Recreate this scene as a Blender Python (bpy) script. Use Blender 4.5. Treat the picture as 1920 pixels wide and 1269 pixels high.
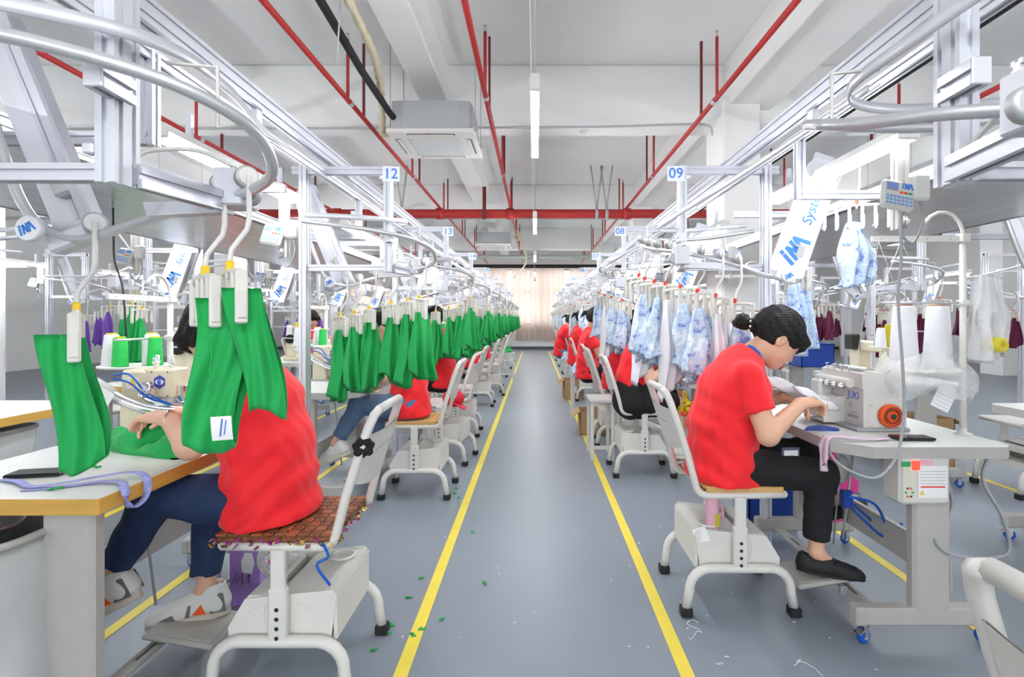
import bpy, math, random
import numpy as np
from mathutils import Vector, Matrix

for o in list(bpy.data.objects):
    bpy.data.objects.remove(o)
scene = bpy.context.scene
COL = scene.collection
PI = math.pi
R = math.radians
random.seed(7)

# ------------------------------------------------------------------ camera, world, exposure
cam_data = bpy.data.cameras.new('camera')
cam = bpy.data.objects.new('camera', cam_data)
COL.objects.link(cam)
cam_data.sensor_width = 36.0
cam_data.lens = 1000.0 / 1920.0 * 36.0
cam_data.shift_x = -43.0 / 1920.0
cam_data.shift_y = -36.5 / 1920.0
cam_data.clip_start = 0.05
cam.location = (0, 0, 1.3)
cam.rotation_euler = (R(90), 0, 0)
scene.camera = cam

world = bpy.data.worlds.new('sky')
scene.world = world
world.use_nodes = True
wn = world.node_tree.nodes
wn['Background'].inputs[0].default_value = (0.93, 0.97, 1.0, 1)
wn['Background'].inputs[1].default_value = 1.25
scene.view_settings.view_transform = 'Standard'
scene.view_settings.look = 'None'
scene.view_settings.gamma = 1.0
scene.view_settings.exposure = 2.15
scene.view_settings.use_curve_mapping = False
TUBE_STRENGTH = 9.0

# ------------------------------------------------------------------ materials
MATS = {}
def mat(name, col, rough=0.5, metal=0.0, var=0.06, scale=18.0, bump=0.0, bscale=60.0, emit=0.0, alpha=1.0,
        trans=0.0, sheen=0.0, stretch=None, spec=0.5):
    if name in MATS:
        return MATS[name]
    m = bpy.data.materials.new(name)
    m.use_nodes = True
    nt = m.node_tree
    b = nt.nodes['Principled BSDF']
    b.inputs['Roughness'].default_value = rough
    b.inputs['Metallic'].default_value = metal
    b.inputs['Specular IOR Level'].default_value = spec
    tc = nt.nodes.new('ShaderNodeTexCoord')
    src = tc.outputs['Object']
    if stretch:
        mp = nt.nodes.new('ShaderNodeMapping')
        mp.inputs['Scale'].default_value = stretch
        nt.links.new(src, mp.inputs[0])
        src = mp.outputs[0]
    nz = nt.nodes.new('ShaderNodeTexNoise')
    nz.inputs['Scale'].default_value = scale
    nz.inputs['Detail'].default_value = 3
    nt.links.new(src, nz.inputs['Vector'])
    mix = nt.nodes.new('ShaderNodeMix')
    mix.data_type = 'RGBA'
    c = np.array(col[:3])
    mix.inputs['A'].default_value = (*np.clip(c * (1 - var), 0, 1), 1)
    mix.inputs['B'].default_value = (*np.clip(c * (1 + var), 0, 1), 1)
    nt.links.new(nz.outputs['Fac'], mix.inputs['Factor'])
    nt.links.new(mix.outputs['Result'], b.inputs['Base Color'])
    if bump:
        n2 = nt.nodes.new('ShaderNodeTexNoise')
        n2.inputs['Scale'].default_value = bscale
        n2.inputs['Detail'].default_value = 4
        nt.links.new(src, n2.inputs['Vector'])
        bp = nt.nodes.new('ShaderNodeBump')
        bp.inputs['Strength'].default_value = bump
        bp.inputs['Distance'].default_value = 0.02
        nt.links.new(n2.outputs['Fac'], bp.inputs['Height'])
        nt.links.new(bp.outputs[0], b.inputs['Normal'])
    if emit:
        b.inputs['Emission Color'].default_value = (*c, 1)
        b.inputs['Emission Strength'].default_value = emit
    if trans:
        b.inputs['Transmission Weight'].default_value = trans
    if sheen:
        b.inputs['Sheen Weight'].default_value = sheen
    b.inputs['Alpha'].default_value = alpha
    MATS[name] = m
    return m

WHITE = mat('white_enamel', (.69, .68, .64), .32, var=.03)
WPLAS = mat('white_plastic', (.72, .71, .68), .4, var=.03)
HANGP = mat('hanger_plastic', (.70, .68, .62), .42, var=.04)
CEILM = mat('ceiling_paint', (.86, .86, .85), .9, var=.035, scale=1.2, bump=.05, bscale=5)
WALLM = mat('wall_paint', (.84, .84, .83), .85, var=.03, scale=1.5)
TABM = mat('table_laminate', (.64, .66, .64), .35, var=.03)
GREYL = mat('grey_table_steel', (.44, .43, .41), .4, var=.05)
GREYD = mat('warm_grey_steel', (.42, .41, .39), .42, var=.06)
ALU = mat('anodised_aluminium', (.58, .59, .65), .33, .55, var=.04, stretch=(1, 1, 1))
ALUL = mat('pale_aluminium', (.65, .66, .71), .36, .35, var=.03)
TUBEM = mat('satin_tube', (.66, .67, .69), .28, .6, var=.03)
CHROME = mat('chrome', (.80, .80, .80), .12, 1.0, var=.03)
BRUSH = mat('brushed_steel', (.74, .73, .71), .28, .8, var=.25, scale=6, stretch=(3, .25, 3), bump=.05, bscale=9)
SLOT = mat('slot_shadow_dark', (.10, .10, .11), .7)  # dark colour standing in for the shade inside slots and air outlets
BLACK = mat('black_plastic', (.012, .012, .013), .4)
RUBBER = mat('black_rubber', (.015, .015, .015), .75)
REDP = mat('sprinkler_red', (.44, .022, .022), .45, var=.18, scale=9)
WOODE = mat('yellow_edge_band', (.62, .36, .07), .45, var=.18, scale=5, stretch=(.6, .6, 14))
BEIGE = mat('machine_beige', (.70, .64, .48), .38, var=.04)
MACHW = mat('machine_white', (.64, .63, .60), .35, var=.03)
ORANGE = mat('orange_plastic', (.85, .10, .012), .35)
BLUEP = mat('blue_plastic', (.005, .10, .52), .4)
BLUEB = mat('blue_bin_plastic', (.003, .045, .30), .4)
LOGOB = mat('logo_blue', (.02, .13, .62), .5)
SIGNB = mat('sign_blue', (.06, .24, .72), .5)
SIGNW = mat('sign_white', (.80, .82, .86), .5, var=.02)
YELTAPE = mat('yellow_floor_tape', (.84, .67, .075), .45, var=.10, scale=9)
YELP = mat('yellow_plastic', (.88, .56, .01), .4)
REDS = mat('red_sleeve', (.75, .06, .04), .4)
PINK = mat('pink_plastic', (.80, .06, .33), .4)
ROSE = mat('rose_plastic', (.75, .42, .52), .35)
LILAC = mat('lilac_card', (.36, .20, .58), .5)
BROWN = mat('brown_card', (.42, .27, .14), .8, var=.1)
WTHREAD = mat('white_thread', (.84, .84, .88), .75, var=.03, scale=3, bump=.35, bscale=40, stretch=(1, 1, 14))
GTHREAD = mat('green_thread', (.02, .55, .10), .7, var=.15, scale=3, bump=.4, bscale=40, stretch=(1, 1, 14))
YTHREAD = mat('yellow_thread', (.72, .62, .04), .7, bump=.4, bscale=40, stretch=(1, 1, 14))
LAMPE = mat('lamp_tube_glow', (.95, .98, 1.0), .4, emit=TUBE_STRENGTH, var=0)
LAMPP = mat('pendant_tube_glow', (.95, .98, 1.0), .4, emit=31.0, var=0)
SHIRT = mat('red_jersey', (.93, .010, .020), .75, var=.06, scale=7, bump=.16, bscale=14, sheen=.15)
DENIM = mat('dark_denim', (.012, .032, .095), .8, var=.25, scale=30, bump=.2, bscale=25)
JEANS = mat('mid_denim', (.10, .17, .30), .8, var=.2, scale=30, bump=.2, bscale=25)
BLACKC = mat('black_cloth', (.008, .008, .010), .85, var=.2, bump=.2, bscale=16)
SKIN = mat('skin', (.74, .43, .29), .5, var=.05, scale=10)
LIPM = mat('lips', (.55, .16, .14), .45)
HAIR = mat('black_hair', (.006, .005, .005), .42, spec=.3, var=.5, scale=12, bump=.55, bscale=22, stretch=(1, 6, 6))
GREEN = mat('green_knit', (.004, .36, .075), .75, var=.10, scale=6, bump=.10, bscale=18, sheen=.1)
PURP = mat('purple_knit', (.16, .06, .38), .75, var=.15)
WINE = mat('burgundy_knit', (.12, .006, .04), .75, var=.15)
WCLOTH = mat('white_cloth', (.80, .80, .85), .8, var=.03, bump=.15, bscale=15)
GREYC = mat('grey_hose', (.34, .36, .38), .45)
BAGM = mat('clear_poly_bag', (.86, .87, .88), .18, alpha=.34, bump=.9, bscale=28)
TARP = mat('silver_tarp', (.52, .53, .53), .38, var=.12, scale=5, bump=.35, bscale=9)
PAPER = mat('paper', (.82, .82, .82), .8, var=.02)
INSUL = mat('beige_insulation', (.66, .60, .42), .8, var=.15, bump=.5, bscale=30)
GALV = mat('galvanised', (.50, .51, .52), .45, .5, var=.15)
ACGREY = mat('ac_grey', (.40, .42, .44), .5, var=.04)
BEADS = mat('brown_seat_beads', (.22, .075, .03), .4, var=.5, scale=45, bump=.7, bscale=60)
BAMBOO = mat('bamboo_slats', (.60, .36, .13), .5, var=.25, scale=30)
SOLE = mat('shoe_sole', (.62, .55, .47), .7, var=.12)
SHOEW = mat('shoe_white', (.74, .73, .71), .6, var=.05)
SHOEG = mat('shoe_grey', (.16, .16, .17), .7)
WARN = mat('warning_yellow', (.85, .55, .02), .5)
LCD = mat('lcd_blue', (.20, .28, .62), .3)
GLOWR = mat('red_switch_glow', (.9, .02, .01), .4, emit=1.2)
KEYB = mat('key_blue', (.22, .38, .66), .4)
GREENK = mat('key_green', (.02, .35, .10), .4)
LANY = mat('lilac_ribbon', (.30, .32, .66), .6, var=.45, scale=38)
PHONE = mat('phone_black', (.015, .015, .018), .18)
GLASSM = mat('window_glass', (.9, .95, .97), .05, alpha=.18)

def floral_mat():
    m = mat('blue_floral_cloth', (.62, .70, .82), .8, bump=.12, bscale=15)
    nt = m.node_tree
    b = nt.nodes['Principled BSDF']
    tc = nt.nodes.new('ShaderNodeTexCoord')
    vz = nt.nodes.new('ShaderNodeTexNoise')
    vz.inputs['Scale'].default_value = 19
    vz.inputs['Detail'].default_value = 5
    vz.inputs['Roughness'].default_value = .65
    nt.links.new(tc.outputs['Object'], vz.inputs['Vector'])
    cr = nt.nodes.new('ShaderNodeValToRGB')
    e = cr.color_ramp.elements
    e[0].position = .36; e[0].color = (.16, .22, .56, 1)
    e[1].position = .60; e[1].color = (.72, .80, .87, 1)
    for p, c in ((.43, (.36, .48, .76, 1)), (.47, (.62, .71, .84, 1)), (.53, (.40, .56, .74, 1))):
        x = e.new(p); x.color = c
    nt.links.new(vz.outputs['Fac'], cr.inputs[0])
    nt.links.new(cr.outputs[0], b.inputs['Base Color'])
    return m
FLORAL = floral_mat()

def floor_mat():
    m = mat('epoxy_floor', (.165, .20, .245), .26, bump=.03, bscale=14)
    nt = m.node_tree
    b = nt.nodes['Principled BSDF']
    tc = nt.nodes.new('ShaderNodeTexCoord')
    n1 = nt.nodes.new('ShaderNodeTexNoise'); n1.inputs['Scale'].default_value = .9; n1.inputs['Detail'].default_value = 6
    n2 = nt.nodes.new('ShaderNodeTexNoise'); n2.inputs['Scale'].default_value = 60; n2.inputs['Detail'].default_value = 4
    mp = nt.nodes.new('ShaderNodeMapping'); mp.inputs['Scale'].default_value = (1, .25, 1)
    nt.links.new(tc.outputs['Object'], n1.inputs['Vector'])
    nt.links.new(tc.outputs['Object'], mp.inputs[0])
    nt.links.new(mp.outputs[0], n2.inputs['Vector'])
    cr = nt.nodes.new('ShaderNodeValToRGB')
    cr.color_ramp.elements[0].position = .2; cr.color_ramp.elements[0].color = (.225, .262, .308, 1)
    cr.color_ramp.elements[1].position = .8; cr.color_ramp.elements[1].color = (.24, .277, .322, 1)
    nt.links.new(n1.outputs['Fac'], cr.inputs[0])
    cr2 = nt.nodes.new('ShaderNodeValToRGB')
    cr2.color_ramp.elements[0].position = .60; cr2.color_ramp.elements[0].color = (0, 0, 0, 1)
    cr2.color_ramp.elements[1].position = .80; cr2.color_ramp.elements[1].color = (.35, .35, .35, 1)
    nt.links.new(n2.outputs['Fac'], cr2.inputs[0])
    mx = nt.nodes.new('ShaderNodeMix'); mx.data_type = 'RGBA'
    mx.inputs['B'].default_value = (.30, .33, .36, 1)
    nt.links.new(cr2.outputs[0], mx.inputs['Factor'])
    nt.links.new(cr.outputs[0], mx.inputs['A'])
    nt.links.new(mx.outputs['Result'], b.inputs['Base Color'])
    cr3 = nt.nodes.new('ShaderNodeMapRange')
    cr3.inputs['To Min'].default_value = .36; cr3.inputs['To Max'].default_value = .40
    nt.links.new(n1.outputs['Fac'], cr3.inputs['Value'])
    nt.links.new(cr3.outputs[0], b.inputs['Roughness'])
    return m
FLOORM = floor_mat()

def curtain_mat():
    m = bpy.data.materials.new('curtain_cloth'); m.use_nodes = True
    nt = m.node_tree
    nt.nodes.remove(nt.nodes['Principled BSDF'])
    out = nt.nodes['Material Output']
    d = nt.nodes.new('ShaderNodeBsdfDiffuse'); t = nt.nodes.new('ShaderNodeBsdfTranslucent')
    nz = nt.nodes.new('ShaderNodeTexNoise'); nz.inputs['Scale'].default_value = 1.25
    cr = nt.nodes.new('ShaderNodeValToRGB')
    cr.color_ramp.elements[0].color = (.68, .55, .48, 1); cr.color_ramp.elements[1].color = (.74, .62, .55, 1)
    nt.links.new(nz.outputs['Fac'], cr.inputs[0])
    for s in (d, t):
        nt.links.new(cr.outputs[0], s.inputs['Color'])
    mx = nt.nodes.new('ShaderNodeMixShader'); mx.inputs[0].default_value = .42
    nt.links.new(d.outputs[0], mx.inputs[1]); nt.links.new(t.outputs[0], mx.inputs[2])
    nt.links.new(mx.outputs[0], out.inputs['Surface'])
    return m
CURTM = curtain_mat()

# ------------------------------------------------------------------ mesh builder
def vec(p): return Vector(p)

class MB:
    def __init__(s):
        s.v = []; s.f = []; s.sm = []
    def _add(s, vs, fs, smooth=False):
        n = len(s.v)
        s.v.extend([tuple(p) for p in vs])
        s.f.extend([tuple(i + n for i in f) for f in fs])
        s.sm.extend([smooth] * len(fs))
        return s
    def convex(s, vs, fs, smooth=False):
        c = sum((Vector(p) for p in vs), Vector()) / len(vs)
        out = []
        for f in fs:
            a, b, d = (Vector(vs[f[0]]), Vector(vs[f[1]]), Vector(vs[f[2]]))
            n = (b - a).cross(d - a)
            fc = sum((Vector(vs[i]) for i in f), Vector()) / len(f)
            out.append(tuple(f) if n.dot(fc - c) > 0 else tuple(reversed(f)))
        return s._add(vs, out, smooth)
    def box(s, c, size, rot=None, bev=0.0):
        hx, hy, hz = size[0] / 2, size[1] / 2, size[2] / 2
        b = min(bev, hx * .9, hy * .9, hz * .9)
        if b <= 0:
            vs = [Vector((x * hx, y * hy, z * hz)) for x in (-1, 1) for y in (-1, 1) for z in (-1, 1)]
            fs = [(0, 1, 3, 2), (4, 5, 7, 6), (0, 1, 5, 4), (2, 3, 7, 6), (0, 2, 6, 4), (1, 3, 7, 5)]
        else:
            vs = []; idx = {}
            for x in (-1, 1):
                for y in (-1, 1):
                    for z in (-1, 1):
                        for a in range(3):
                            h = [hx - b, hy - b, hz - b]
                            h[a] = (hx, hy, hz)[a]
                            idx[(x, y, z, a)] = len(vs)
                            vs.append(Vector((x * h[0], y * h[1], z * h[2])))
            fs = []
            for a in range(3):
                o = [i for i in range(3) if i != a]
                for sg in (-1, 1):
                    q = []
                    for u, w in ((-1, -1), (-1, 1), (1, 1), (1, -1)):
                        k = [0, 0, 0]; k[a] = sg; k[o[0]] = u; k[o[1]] = w
                        q.append(idx[(*k, a)])
                    fs.append(q)
            for a in range(3):          # edges along axis a
                o = [i for i in range(3) if i != a]
                for u in (-1, 1):
                    for w in (-1, 1):
                        k0 = [0, 0, 0]; k0[a] = -1; k0[o[0]] = u; k0[o[1]] = w
                        k1 = list(k0); k1[a] = 1
                        fs.append([idx[(*k0, o[0])], idx[(*k1, o[0])], idx[(*k1, o[1])], idx[(*k0, o[1])]])
            for x in (-1, 1):
                for y in (-1, 1):
                    for z in (-1, 1):
                        fs.append([idx[(x, y, z, 0)], idx[(x, y, z, 1)], idx[(x, y, z, 2)]])
        if rot is not None:
            vs = [rot @ p for p in vs]
        cv = Vector(c)
        return s.convex([p + cv for p in vs], fs)
    def bx(s, x0, x1, y0, y1, z0, z1, bev=0.0):
        return s.box(((x0 + x1) / 2, (y0 + y1) / 2, (z0 + z1) / 2), (abs(x1 - x0), abs(y1 - y0), abs(z1 - z0)), None, bev)
    def tube(s, pts, r, n=8, closed=False, sx=1.0, up=None):
        pts = [Vector(p) for p in pts]
        m = len(pts)
        rr = r if isinstance(r, (list, tuple)) else [r] * m
        vs = []
        prev = None
        for i, p in enumerate(pts):
            a = pts[i - 1] if (i > 0 or closed) else p
            b = pts[(i + 1) % m] if (i < m - 1 or closed) else p
            t = (b - a)
            t = t.normalized() if t.length > 1e-9 else Vector((0, 0, 1))
            if prev is None:
                u = Vector(up) if up is not None else (Vector((0, 0, 1)) if abs(t.z) < .9 else Vector((1, 0, 0)))
            else:
                u = prev
            u = (u - t * u.dot(t)).normalized()
            prev = u
            w = t.cross(u)
            for k in range(n):
                an = 2 * PI * k / n
                vs.append(p + (w * math.cos(an) * sx + u * math.sin(an)) * rr[i])
        fs = []
        for i in range(m if closed else m - 1):
            for k in range(n):
                a = i * n + k; b = i * n + (k + 1) % n
                j = ((i + 1) % m) * n
                fs.append((a, b, j + (k + 1) % n, j + k))
        s._add(vs, fs, True)
        if not closed:
            base = len(s.v) - len(vs)
            s.f.append(tuple(base + k for k in reversed(range(n)))); s.sm.append(False)
            s.f.append(tuple(base + (m - 1) * n + k for k in range(n))); s.sm.append(False)
        return s
    def cyl(s, a, b, r, r2=None, n=12):
        return s.tube([a, b], [r, r if r2 is None else r2], n)
    def lathe(s, prof, c=(0, 0, 0), n=16, axis='z', smooth=True):
        c = Vector(c); vs = []; m = len(prof)
        for (r, h) in prof:
            for k in range(n):
                a = 2 * PI * k / n
                x, y = r * math.cos(a), r * math.sin(a)
                p = {'z': (x, y, h), 'y': (y, h, x), 'x': (h, x, y)}[axis]
                vs.append(c + Vector(p))
        fs = []
        for i in range(m - 1):
            for k in range(n):
                fs.append((i * n + k, i * n + (k + 1) % n, (i + 1) * n + (k + 1) % n, (i + 1) * n + k))
        s._add(vs, fs, smooth)
        base = len(s.v) - len(vs)
        s.f.append(tuple(base + k for k in reversed(range(n)))); s.sm.append(False)
        s.f.append(tuple(base + (m - 1) * n + k for k in range(n))); s.sm.append(False)
        return s
    def prism(s, poly, a, d, origin=(0, 0, 0), u=(1, 0, 0), v=(0, 0, 1)):
        """polygon in the (u, v) plane extruded from a to d along u x v"""
        u = Vector(u); v = Vector(v); w = u.cross(v); o = Vector(origin)
        ar = sum(poly[i][0] * poly[(i + 1) % len(poly)][1] - poly[(i + 1) % len(poly)][0] * poly[i][1] for i in range(len(poly)))
        if ar < 0: poly = poly[::-1]
        if a > d: a, d = d, a
        n = len(poly)
        vs = [o + u * p[0] + v * p[1] + w * a for p in poly] + [o + u * p[0] + v * p[1] + w * d for p in poly]
        fs = [tuple(reversed(range(n))), tuple(range(n, 2 * n))]
        fs += [(i, (i + 1) % n, n + (i + 1) % n, n + i) for i in range(n)]
        return s._add(vs, fs)
    def profile(s, a, b, w=.04, h=.04, up=None):
        """slotted aluminium extrusion from a to b, w across, h along 'up'"""
        a = Vector(a); b = Vector(b); t = (b - a).normalized()
        u = Vector(up) if up is not None else (Vector((0, 0, 1)) if abs(t.z) < .9 else Vector((0, 1, 0)))
        u = (u - t * u.dot(t)).normalized(); q = u.cross(t)
        g, dp = .0055, .007
        def side(L, other):
            # points along one side from -L/2 to L/2 with slots every 40 mm
            k = max(1, round(L / .04)); out = []
            for i in range(k):
                c = -L / 2 + (i + .5) * L / k
                out += [(c - g, 0), (c - g, -dp), (c + g, -dp), (c + g, 0)]
            return [(-L / 2, 0)] + out
        poly = []
        for (x, d) in side(w, h): poly.append((x, -h / 2 - d))
        for (x, d) in side(h, w): poly.append((w / 2 + d, x))
        for (x, d) in side(w, h): poly.append((-x, h / 2 + d))
        for (x, d) in side(h, w): poly.append((-w / 2 - d, -x))
        n = len(poly)
        vs = [a + q * x + u * y for x, y in poly] + [b + q * x + u * y for x, y in poly]
        fs = [(i, (i + 1) % n, n + (i + 1) % n, n + i) for i in range(n)]
        # orientation: q x u = -t ... make outward
        e1 = vs[1] - vs[0]; e2 = vs[n] - vs[0]
        nrm = e1.cross(e2)
        mid = (vs[0] + vs[1]) / 2 - a
        if nrm.dot(mid) < 0: fs = [tuple(reversed(f)) for f in fs]
        fs2 = [tuple(range(n)), tuple(range(n, 2 * n))]
        if e1.cross(e2).dot(mid) > 0: fs2 = [tuple(reversed(range(n))), tuple(range(n, 2 * n))]
        return s._add(vs, fs + fs2)
    def grid(s, fn, nu, nv, smooth=True, closed_u=False):
        vs = [fn(i / (nu if closed_u else nu - 1), j / (nv - 1)) for j in range(nv) for i in range(nu)]
        fs = []
        for j in range(nv - 1):
            for i in range(nu if closed_u else nu - 1):
                k = (i + 1) % nu
                fs.append((j * nu + i, j * nu + k, (j + 1) * nu + k, (j + 1) * nu + i))
        return s._add(vs, fs, smooth)
    def sphere(s, c, r, n=12, m=8, sc=(1, 1, 1)):
        c = Vector(c)
        prof = [(r * math.sin(PI * (i + .02) / (m + .04)), -r * math.cos(PI * (i + .02) / (m + .04))) for i in range(m + 1)]
        k = len(s.v)
        s.lathe(prof, (0, 0, 0), n)
        for i in range(k, len(s.v)):
            p = s.v[i]
            s.v[i] = (c.x + p[0] * sc[0], c.y + p[1] * sc[1], c.z + p[2] * sc[2])
        return s
    def xform(s, M):
        s.v = [tuple(M @ Vector(p)) for p in s.v]
        return s
    def mesh(s, name, m):
        me = bpy.data.meshes.new(name)
        me.from_pydata(s.v, [], s.f)
        me.polygons.foreach_set('use_smooth', s.sm)
        me.materials.append(m)
        me.update()
        return me

def arc(c, r, a0, a1, n, plane='xz', y=0.0):
    out = []
    for i in range(n + 1):
        a = R(a0 + (a1 - a0) * i / n)
        p, q = c[0] + r * math.cos(a), c[1] + r * math.sin(a)
        out.append((p, y, q) if plane == 'xz' else ((p, q, y) if plane == 'xy' else (y, p, q)))
    return out

def spline(pts, per=6, closed=False):
    P = [Vector(p) for p in pts]; n = len(P); out = []
    rng = n if closed else n - 1
    for i in range(rng):
        p1, p2 = P[i], P[(i + 1) % n]
        p0 = P[i - 1] if (i > 0 or closed) else p1 * 2 - p2
        p3 = P[(i + 2) % n] if (i + 2 < n or closed) else p2 * 2 - p1
        for k in range(per):
            t = k / per
            out.append(.5 * ((2 * p1) + (p2 - p0) * t + (2 * p0 - 5 * p1 + 4 * p2 - p3) * t * t + (3 * p1 - p0 - 3 * p2 + p3) * t ** 3))
    if not closed: out.append(P[-1])
    return out

# flat lettering: font outlines turned into meshes
TXT = {}
def text_mb(txt, size, depth=.0008, shear=0.0):
    key = (txt, shear)
    if key not in TXT:
        cu = bpy.data.curves.new('lettering', 'FONT')
        cu.body = txt; cu.size = 1.0; cu.align_x = 'CENTER'; cu.align_y = 'CENTER'; cu.shear = shear
        cu.resolution_u = 3; cu.offset = .012
        ob = bpy.data.objects.new('lettering', cu); COL.objects.link(ob)
        dg = bpy.context.evaluated_depsgraph_get()
        me = bpy.data.meshes.new_from_object(ob.evaluated_get(dg))
        TXT[key] = ([tuple(v.co) for v in me.vertices], [tuple(p.vertices) for p in me.polygons])
        bpy.data.objects.remove(ob); bpy.data.curves.remove(cu); bpy.data.meshes.remove(me)
    v, f = TXT[key]
    mb = MB(); mb._add([(p[0] * size, p[1] * size, 0) for p in v], f)
    return mb
def frame_mat(o, x, y):
    x = Vector(x).normalized(); y = Vector(y); y = (y - x * x.dot(y)).normalized(); z = x.cross(y)
    M = Matrix((x, y, z)).transposed().to_4x4(); M.translation = Vector(o)
    return M
def put_text(mb, txt, size, o, x=(1, 0, 0), y=(0, 0, 1), shear=0.0):
    t = text_mb(txt, size, shear=shear).xform(frame_mat(o, x, y))
    mb._add(t.v, t.f); return mb
def stroke(mb, pts, w, th=.0012):
    """flat stroke polyline in the xy plane"""
    for a, b in zip(pts, pts[1:]):
        a = Vector((*a, 0)); b = Vector((*b, 0)); d = (b - a).normalized(); n = Vector((-d.y, d.x, 0)) * w / 2
        e = d * w * .3
        mb.convex([a - e + n, a - e - n, b + e - n, b + e + n, a - e + n + Vector((0, 0, th)), a - e - n + Vector((0, 0, th)), b + e - n + Vector((0, 0, th)), b + e + n + Vector((0, 0, th))],
                  [(0, 1, 2, 3), (4, 5, 6, 7), (0, 1, 5, 4), (1, 2, 6, 5), (2, 3, 7, 6), (3, 0, 4, 7)])
def logo_mb(size):
    """the zig-zag 'i N A' mark, about 'size' wide, in the xy plane"""
    mb = MB(); k = size
    stroke(mb, [(-.42 * k, -.25 * k), (-.36 * k, .12 * k)], .12 * k)
    stroke(mb, [(-.345 * k, .22 * k), (-.335 * k, .28 * k)], .12 * k)
    stroke(mb, [(-.22 * k, -.25 * k), (-.13 * k, .22 * k), (.02 * k, -.22 * k), (.10 * k, .25 * k)], .12 * k)
    stroke(mb, [(.12 * k, -.25 * k), (.27 * k, .24 * k), (.45 * k, -.25 * k)], .12 * k)
    return mb

# ------------------------------------------------------------------ things, parts, labels
ORD = ['nearest', 'second', 'third', 'fourth', 'fifth', 'sixth', 'seventh', 'eighth', 'ninth', 'tenth', 'eleventh', 'twelfth',
       'thirteenth', 'fourteenth', 'fifteenth', 'sixteenth', 'seventeenth', 'eighteenth', 'nineteenth', 'twentieth']
def tag(o, label=None, cat=None, group=None, kind=None):
    if label: o['label'] = label
    if cat: o['category'] = cat
    if group: o['group'] = group
    if kind: o['kind'] = kind
    return o
def link(name, me, parent=None):
    o = bpy.data.objects.new(name, me); COL.objects.link(o)
    if parent is not None: o.parent = parent
    return o
class Kit:
    """a thing built once: parts share their meshes between all copies"""
    def __init__(s): s.parts = []; s._flat = {}
    def add(s, name, mb, m, parent=None, label=None):
        me = mb if isinstance(mb, bpy.types.Mesh) else mb.mesh(name, m)
        s.parts.append((name, me, parent, label)); return len(s.parts) - 1
    def flat_mesh(s, name):
        if 'f' not in s._flat:
            v = []; f = []; sm = []; mi = []; ms = []
            for (_, me, _, _) in s.parts:
                n = len(v)
                v += [tuple(p.co) for p in me.vertices]
                slot = []
                for m in me.materials:
                    if m not in ms: ms.append(m)
                    slot.append(ms.index(m))
                for p in me.polygons:
                    f.append(tuple(i + n for i in p.vertices)); sm.append(p.use_smooth); mi.append(slot[p.material_index])
            me = bpy.data.meshes.new(name); me.from_pydata(v, [], f)
            for m in ms: me.materials.append(m)
            me.polygons.foreach_set('use_smooth', sm); me.polygons.foreach_set('material_index', mi); me.update()
            s._flat['f'] = me
        return s._flat['f']
    def place(s, name, label, cat, loc=(0, 0, 0), rz=0.0, group=None, flat=False, scale=1.0, remat=None):
        if flat:
            o = link(name, s.flat_mesh(name))
        elif len(s.parts) == 1:
            o = link(name, s.parts[0][1])
        else:
            o = link(name, None); obs = []
            o.empty_display_size = .05
            for (n, me, p, lb) in s.parts:
                c = link(n, me, o if p is None else obs[p])
                if lb: c['label'] = lb
                obs.append(c)
        o.location = loc; o.rotation_euler = (0, 0, rz)
        if scale != 1.0: o.scale = (scale, scale, scale)
        return tag(o, label, cat, group)
def one(name, mb, m, label=None, cat=None, group=None, kind=None, loc=(0, 0, 0), rz=0.0):
    me = mb if isinstance(mb, bpy.types.Mesh) else mb.mesh(name, m)
    o = link(name, me); o.location = loc; o.rotation_euler = (0, 0, rz)
    return tag(o, label, cat, group, kind)
def struct(name, mb, m, parent=None):
    o = link(name, mb.mesh(name, m), parent)
    if parent is None: o['kind'] = 'structure'
    return o

# ================================================================== the hall
XL, XR, YB, YF, ZC = -13.0, 13.0, 22.8, -8.7, 4.4
struct('floor', MB().bx(XL, XR, YF, YB, -.1, 0), FLOORM)
struct('ceiling', MB().bx(XL, XR, YF, YB, ZC, ZC + .15), CEILM)

# back wall with a wide window band behind the curtains
wx0, wx1, wz0, wz1 = -8.0, 8.6, 1.07, 3.42
mb = MB().bx(XL, wx0, YB, YB + .2, 0, ZC).bx(wx1, XR, YB, YB + .2, 0, ZC).bx(wx0, wx1, YB, YB + .2, 0, wz0).bx(wx0, wx1, YB, YB + .2, wz1, ZC)
struct('wall_back', mb, WALLM)
struct('wall_front', MB().bx(XL, XR, YF - .2, YF, 0, 1.07).bx(XL, XR, YF - .2, YF, 3.42, ZC).bx(XL, -8, YF - .2, YF, 1.07, 3.42).bx(8.6, XR, YF - .2, YF, 1.07, 3.42), WALLM)  # unseen end wall, added to cut the daylight from behind the camera
struct('baseboard_back', MB().bx(XL, XR, YB - .02, YB - .001, 0, .13), mat('dark_skirting', (.09, .09, .10), .6))
FRM = mat('window_frame_grey', (.30, .29, .28), .5)
for i in range(8):
    a = wx0 + (wx1 - wx0) * i / 8; b = wx0 + (wx1 - wx0) * (i + 1) / 8
    m2 = MB().bx(a, a + .05, YB + .05, YB + .13, wz0, wz1).bx(b - .05, b, YB + .05, YB + .13, wz0, wz1)
    m2.bx(a, b, YB + .05, YB + .13, wz0, wz0 + .05).bx(a, b, YB + .05, YB + .13, wz1 - .05, wz1).bx(a, b, YB + .05, YB + .13, 2.40, 2.47)
    w = struct('window_%d' % (i + 1), m2, FRM)
    struct('window_pane', MB().bx(a + .05, b - .05, YB + .085, YB + .092, wz0 + .05, 2.40), GLASSM, w)
    struct('window_pane', MB().bx(a + .05, b - .05, YB + .085, YB + .092, 2.47, wz1 - .05), GLASSM, w)
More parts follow.
